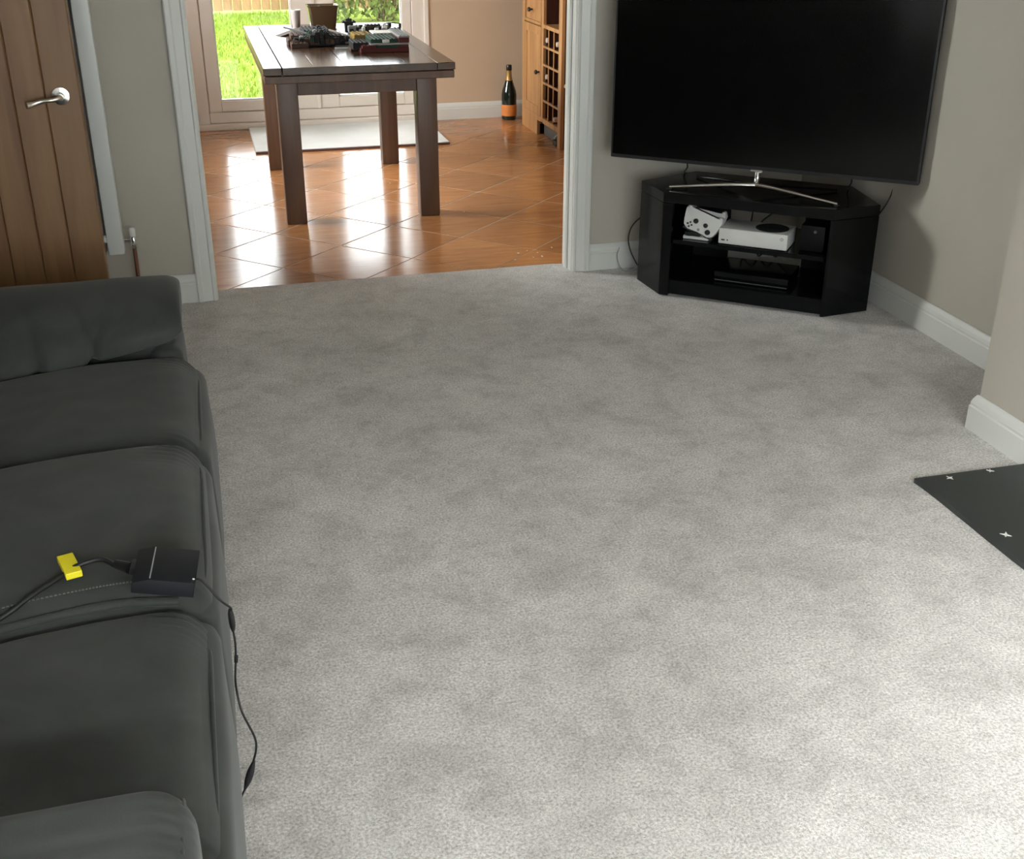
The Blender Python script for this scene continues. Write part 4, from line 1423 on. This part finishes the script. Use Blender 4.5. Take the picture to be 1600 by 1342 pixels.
cpart('side_panel', (CX0 + 0.022, CY0, -0.004), (CX1, CY0 + 0.022, CH), 'shaded_wood')
cpart('side_panel', (CX0 + 0.022, CY1 - 0.022, -0.004), (CX1, CY1, CH))
cpart('back_panel', (CX1 - 0.012, CY0 + 0.022, 0.09), (CX1, CY1 - 0.022, CH), 'shaded_wood')
cpart('top_panel', (CX0 - 0.02, CY0 - 0.02, CH), (CX1, CY1 + 0.02, CH + 0.03))
cpart('bottom_panel', (CX0 + 0.022, CY0 + 0.022, 0.10), (CX1 - 0.012, CY1 - 0.022, 0.118))
cpart('stile', (CX0, CY0, -0.004), (CX0 + 0.022, CY0 + 0.066, CH))
cpart('stile', (CX0, 2.918, 0.10), (CX0 + 0.022, 2.962, CH))
cpart('stile', (CX0, CY1 - 0.06, -0.004), (CX0 + 0.022, CY1, CH))
cpart('foot_block', (CX0, 3.05, -0.004), (CX0 + 0.022, CY1 - 0.06, 0.10))
cpart('rail', (CX0, CY0 + 0.066, 0.095), (CX0 + 0.022, 2.918, 0.130))
cpart('rail', (CX0, CY0 + 0.066, 0.706), (CX0 + 0.022, 2.918, 0.730))
cpart('rail', (CX0, 2.962, 0.095), (CX0 + 0.022, CY1 - 0.06, 0.130))
cpart('inner_panel', (CX0 + 0.022, 2.919, 0.118), (CX1 - 0.012, 2.95, CH), 'shaded_wood')
cpart('inner_panel', (CX0 + 0.022, CY0 + 0.023, 0.118), (CX1 - 0.03, ry0_ - 0.001, 0.706), 'shaded_wood', 0)
cpart('inner_panel', (CX0 + 0.022, ry0_, 0.1185), (CX1 - 0.03, 2.918, 0.1295), 'shaded_wood', 0)
# rack: three columns and five rows of cells
ry0, ry1, rz0, rz1 = CY0 + 0.066, 2.918, 0.130, 0.706
for i in (1, 2):
    y = ry0 + (ry1 - ry0) * i / 3
    cpart('rack_upright', (CX0 + 0.002, y - 0.006, rz0), (CX0 + 0.008, y + 0.006, rz1), 'oak2', 0.001)
    cpart('rack_divider', (CX0 + 0.0081, y - 0.004, rz0), (CX1 - 0.03, y + 0.006, rz1), 'shaded_wood', 0)  # cell walls in the darker wood, their shade put into the colour
for j in range(1, 5):
    z = rz0 + (rz1 - rz0) * j / 5
    cpart('rack_shelf', (CX0 + 0.001, ry0, z - 0.007), (CX0 + 0.009, ry1, z + 0.007), 'oak2', 0.001)
    cpart('rack_divider', (CX0 + 0.0091, ry0, z - 0.005), (CX1 - 0.03, ry1, z + 0.006), 'shaded_wood', 0)
cpart('rack_back', (CX1 - 0.03, ry0, rz0), (CX1 - 0.02, ry1, rz1), 'shaded_wood', 0)
cpart('display_shelf', (CX0 + 0.02, ry0 - 0.03, 0.712), (CX1 - 0.012, ry1, 0.728))
# door and drawer of the closed half
for z0, z1, nm, kz, ky in ((0.132, 0.708, 'door', 0.42, 2.99), (0.714, 0.90, 'drawer', 0.80, 3.17), (0.906, 1.84, 'door', 1.2, 2.99)):
    bm = nb()
    ya, yb = 2.964, CY1 - 0.062
    fr_ = 0.055 if nm == 'door' else 0.02
    box(bm, (CX0 - 0.004, ya, z0), (CX0 + 0.016, ya + fr_, z1), 0.002)
    box(bm, (CX0 - 0.004, yb - fr_, z0), (CX0 + 0.016, yb, z1), 0.002)
    box(bm, (CX0 - 0.004, ya + fr_, z0), (CX0 + 0.016, yb - fr_, z0 + fr_), 0.002)
    box(bm, (CX0 - 0.004, ya + fr_, z1 - fr_), (CX0 + 0.016, yb - fr_, z1), 0.002)
    box(bm, (CX0 + 0.004, ya + fr_, z0 + fr_), (CX0 + 0.012, yb - fr_, z1 - fr_))
    dd = obj(nm, bm, 'oak2', wc, world=True)
    bm = lathe(nb(), [(0.006, 0), (0.006, 0.012), (0.015, 0.020), (0.015, 0.028), (0.009, 0.034)], 16)
    bm.transform(Matrix.Translation((CX0 - 0.004, ky, kz)) @ Matrix.Rotation(R(-90), 4, 'Y'))
    bm.transform(pmat(wc).inverted())
    obj('knob', bm, 'blackmatt', dd, smooth=40)
b = lathe(nb(), [(0.008, 0), (0.008, 0.01), (0.015, 0.016), (0.013, 0.026)], 14)
b.transform(Matrix.Translation((CX0 + 0.030, CY0, 0.40)) @ Matrix.Rotation(R(90), 4, 'X'))
obj('knob', b, 'cream', wc, world=True, smooth=40, label='cream side knob')


def wine(i, j, mat, label, out=0.0):
    y = ry0 + (ry1 - ry0) * (i + .5) / 3
    z = rz0 + (rz1 - rz0) * (j + .0) / 5 + 0.007 + 0.038
    if j == 0:
        z -= 0.0065
    t = root('wine_bottle', label, 'bottle', (CX0 + 0.004 - out, y, z), 0, 'bottles in the wine rack')
    bm = lathe(nb(), [(0.0145, 0.05), (0.0145, 0.10), (0.020, 0.125), (0.0365, 0.165), (0.037, 0.30), (0.034, 0.312)], 20)
    bm.transform(Matrix.Rotation(R(90), 4, 'Y'))
    obj('glass_body', bm, 'wine', t, smooth=40)
    bm = lathe(nb(), [(0.0145, 0.0), (0.0160, 0.003), (0.0160, 0.052)], 18)
    bm.transform(Matrix.Rotation(R(90), 4, 'Y'))
    obj('cap', bm, mat, t, smooth=40)


wine(2, 4, 'caps', 'wine bottle with pale cap in the top row, far column of the rack')
wine(0, 4, 'caps', 'wine bottle with pale cap in the top row, near column of the rack')
wine(2, 2, 'caps', 'wine bottle with pale cap in the middle row of the rack')
wine(0, 0, 'caps', 'wine bottle with pale cap in the bottom row of the rack', 0.012)
gl = root('wine_glass', 'small clear glass standing in the cabinet above the rack', 'glass', (CX0 + 0.07, 2.64, 0.728))
obj('bowl', lathe(nb(), [(0.024, 0.0), (0.004, 0.004), (0.0035, 0.05), (0.02, 0.065), (0.028, 0.09), (0.025, 0.12)], 20, cap=False), 'grey', gl, smooth=40)
sb = root('storage_box', 'dark grey box pushed under the oak cabinet', 'box', (2.33, 2.80, -0.004))
obj('body', B((CX0 + 0.045, 2.71, -0.003), (CX0 + 0.30, 3.03, 0.082), 0.004), 'dimgrey', sb, world=True)
obj('lid', B((CX0 + 0.041, 2.706, 0.076), (CX0 + 0.304, 3.034, 0.090), 0.003), 'blackmatt', sb, world=True)
rb = root('hand_brush', 'small black and grey brush under the oak cabinet', 'brush', (CX0 + 0.03, 2.645, -0.004))
obj('head', B((CX0 + 0.006, 2.60, -0.003), (CX0 + 0.10, 2.70, 0.03), 0.006, 2), 'blackmatt', rb, world=True)
obj('handle', tube(nb(), [(CX0 + 0.02, 2.69, 0.03), (CX0 + 0.035, 2.675, 0.055), (CX0 + 0.10, 2.65, 0.07)], 0.008, 10, 4), 'grey', rb, world=True, smooth=60)

# ------------------------------------------------------------------ crumbs on the tiles
for x, y, s, lab in ((1.269, 1.133, .011, 'pale crumb on the tiles right of the front table leg'), (1.309, 0.232, .010, 'leftmost pale crumb of the cluster nearest the carpet edge'),
                     (1.349, 0.327, .011, 'pale crumb at the upper left of the cluster near the carpet'), (1.442, 0.250, .010, 'pale crumb at the lower right of the cluster near the carpet'),
                     (1.526, 0.378, .009, 'pale crumb on the tiles beside the right opening upright'), (1.438, 0.314, .007, 'small pale crumb at the right of the cluster near the carpet'),
                     (1.40, 0.36, .006, 'tiny pale crumb at the far side of the cluster'), (0.997, 1.861, .010, 'pale crumb on the tiles between the right table legs'), (1.40, 0.25, .006, 'tiny pale crumb at the near side of the cluster')):
    bm = nb()
    bmesh.ops.create_icosphere(bm, subdivisions=1, radius=1)
    for v in bm.verts:
        q = random.uniform(.7, 1.15)
        v.co = Vector((v.co.x * s * .6 * q, v.co.y * s * q, (v.co.z + 0.8) * s * .35 * q))
    o = obj('crumb', bm, 'crumb', loc=(x, y, -0.004))
    tag(o, lab, 'crumb', 'crumbs on the dining floor')
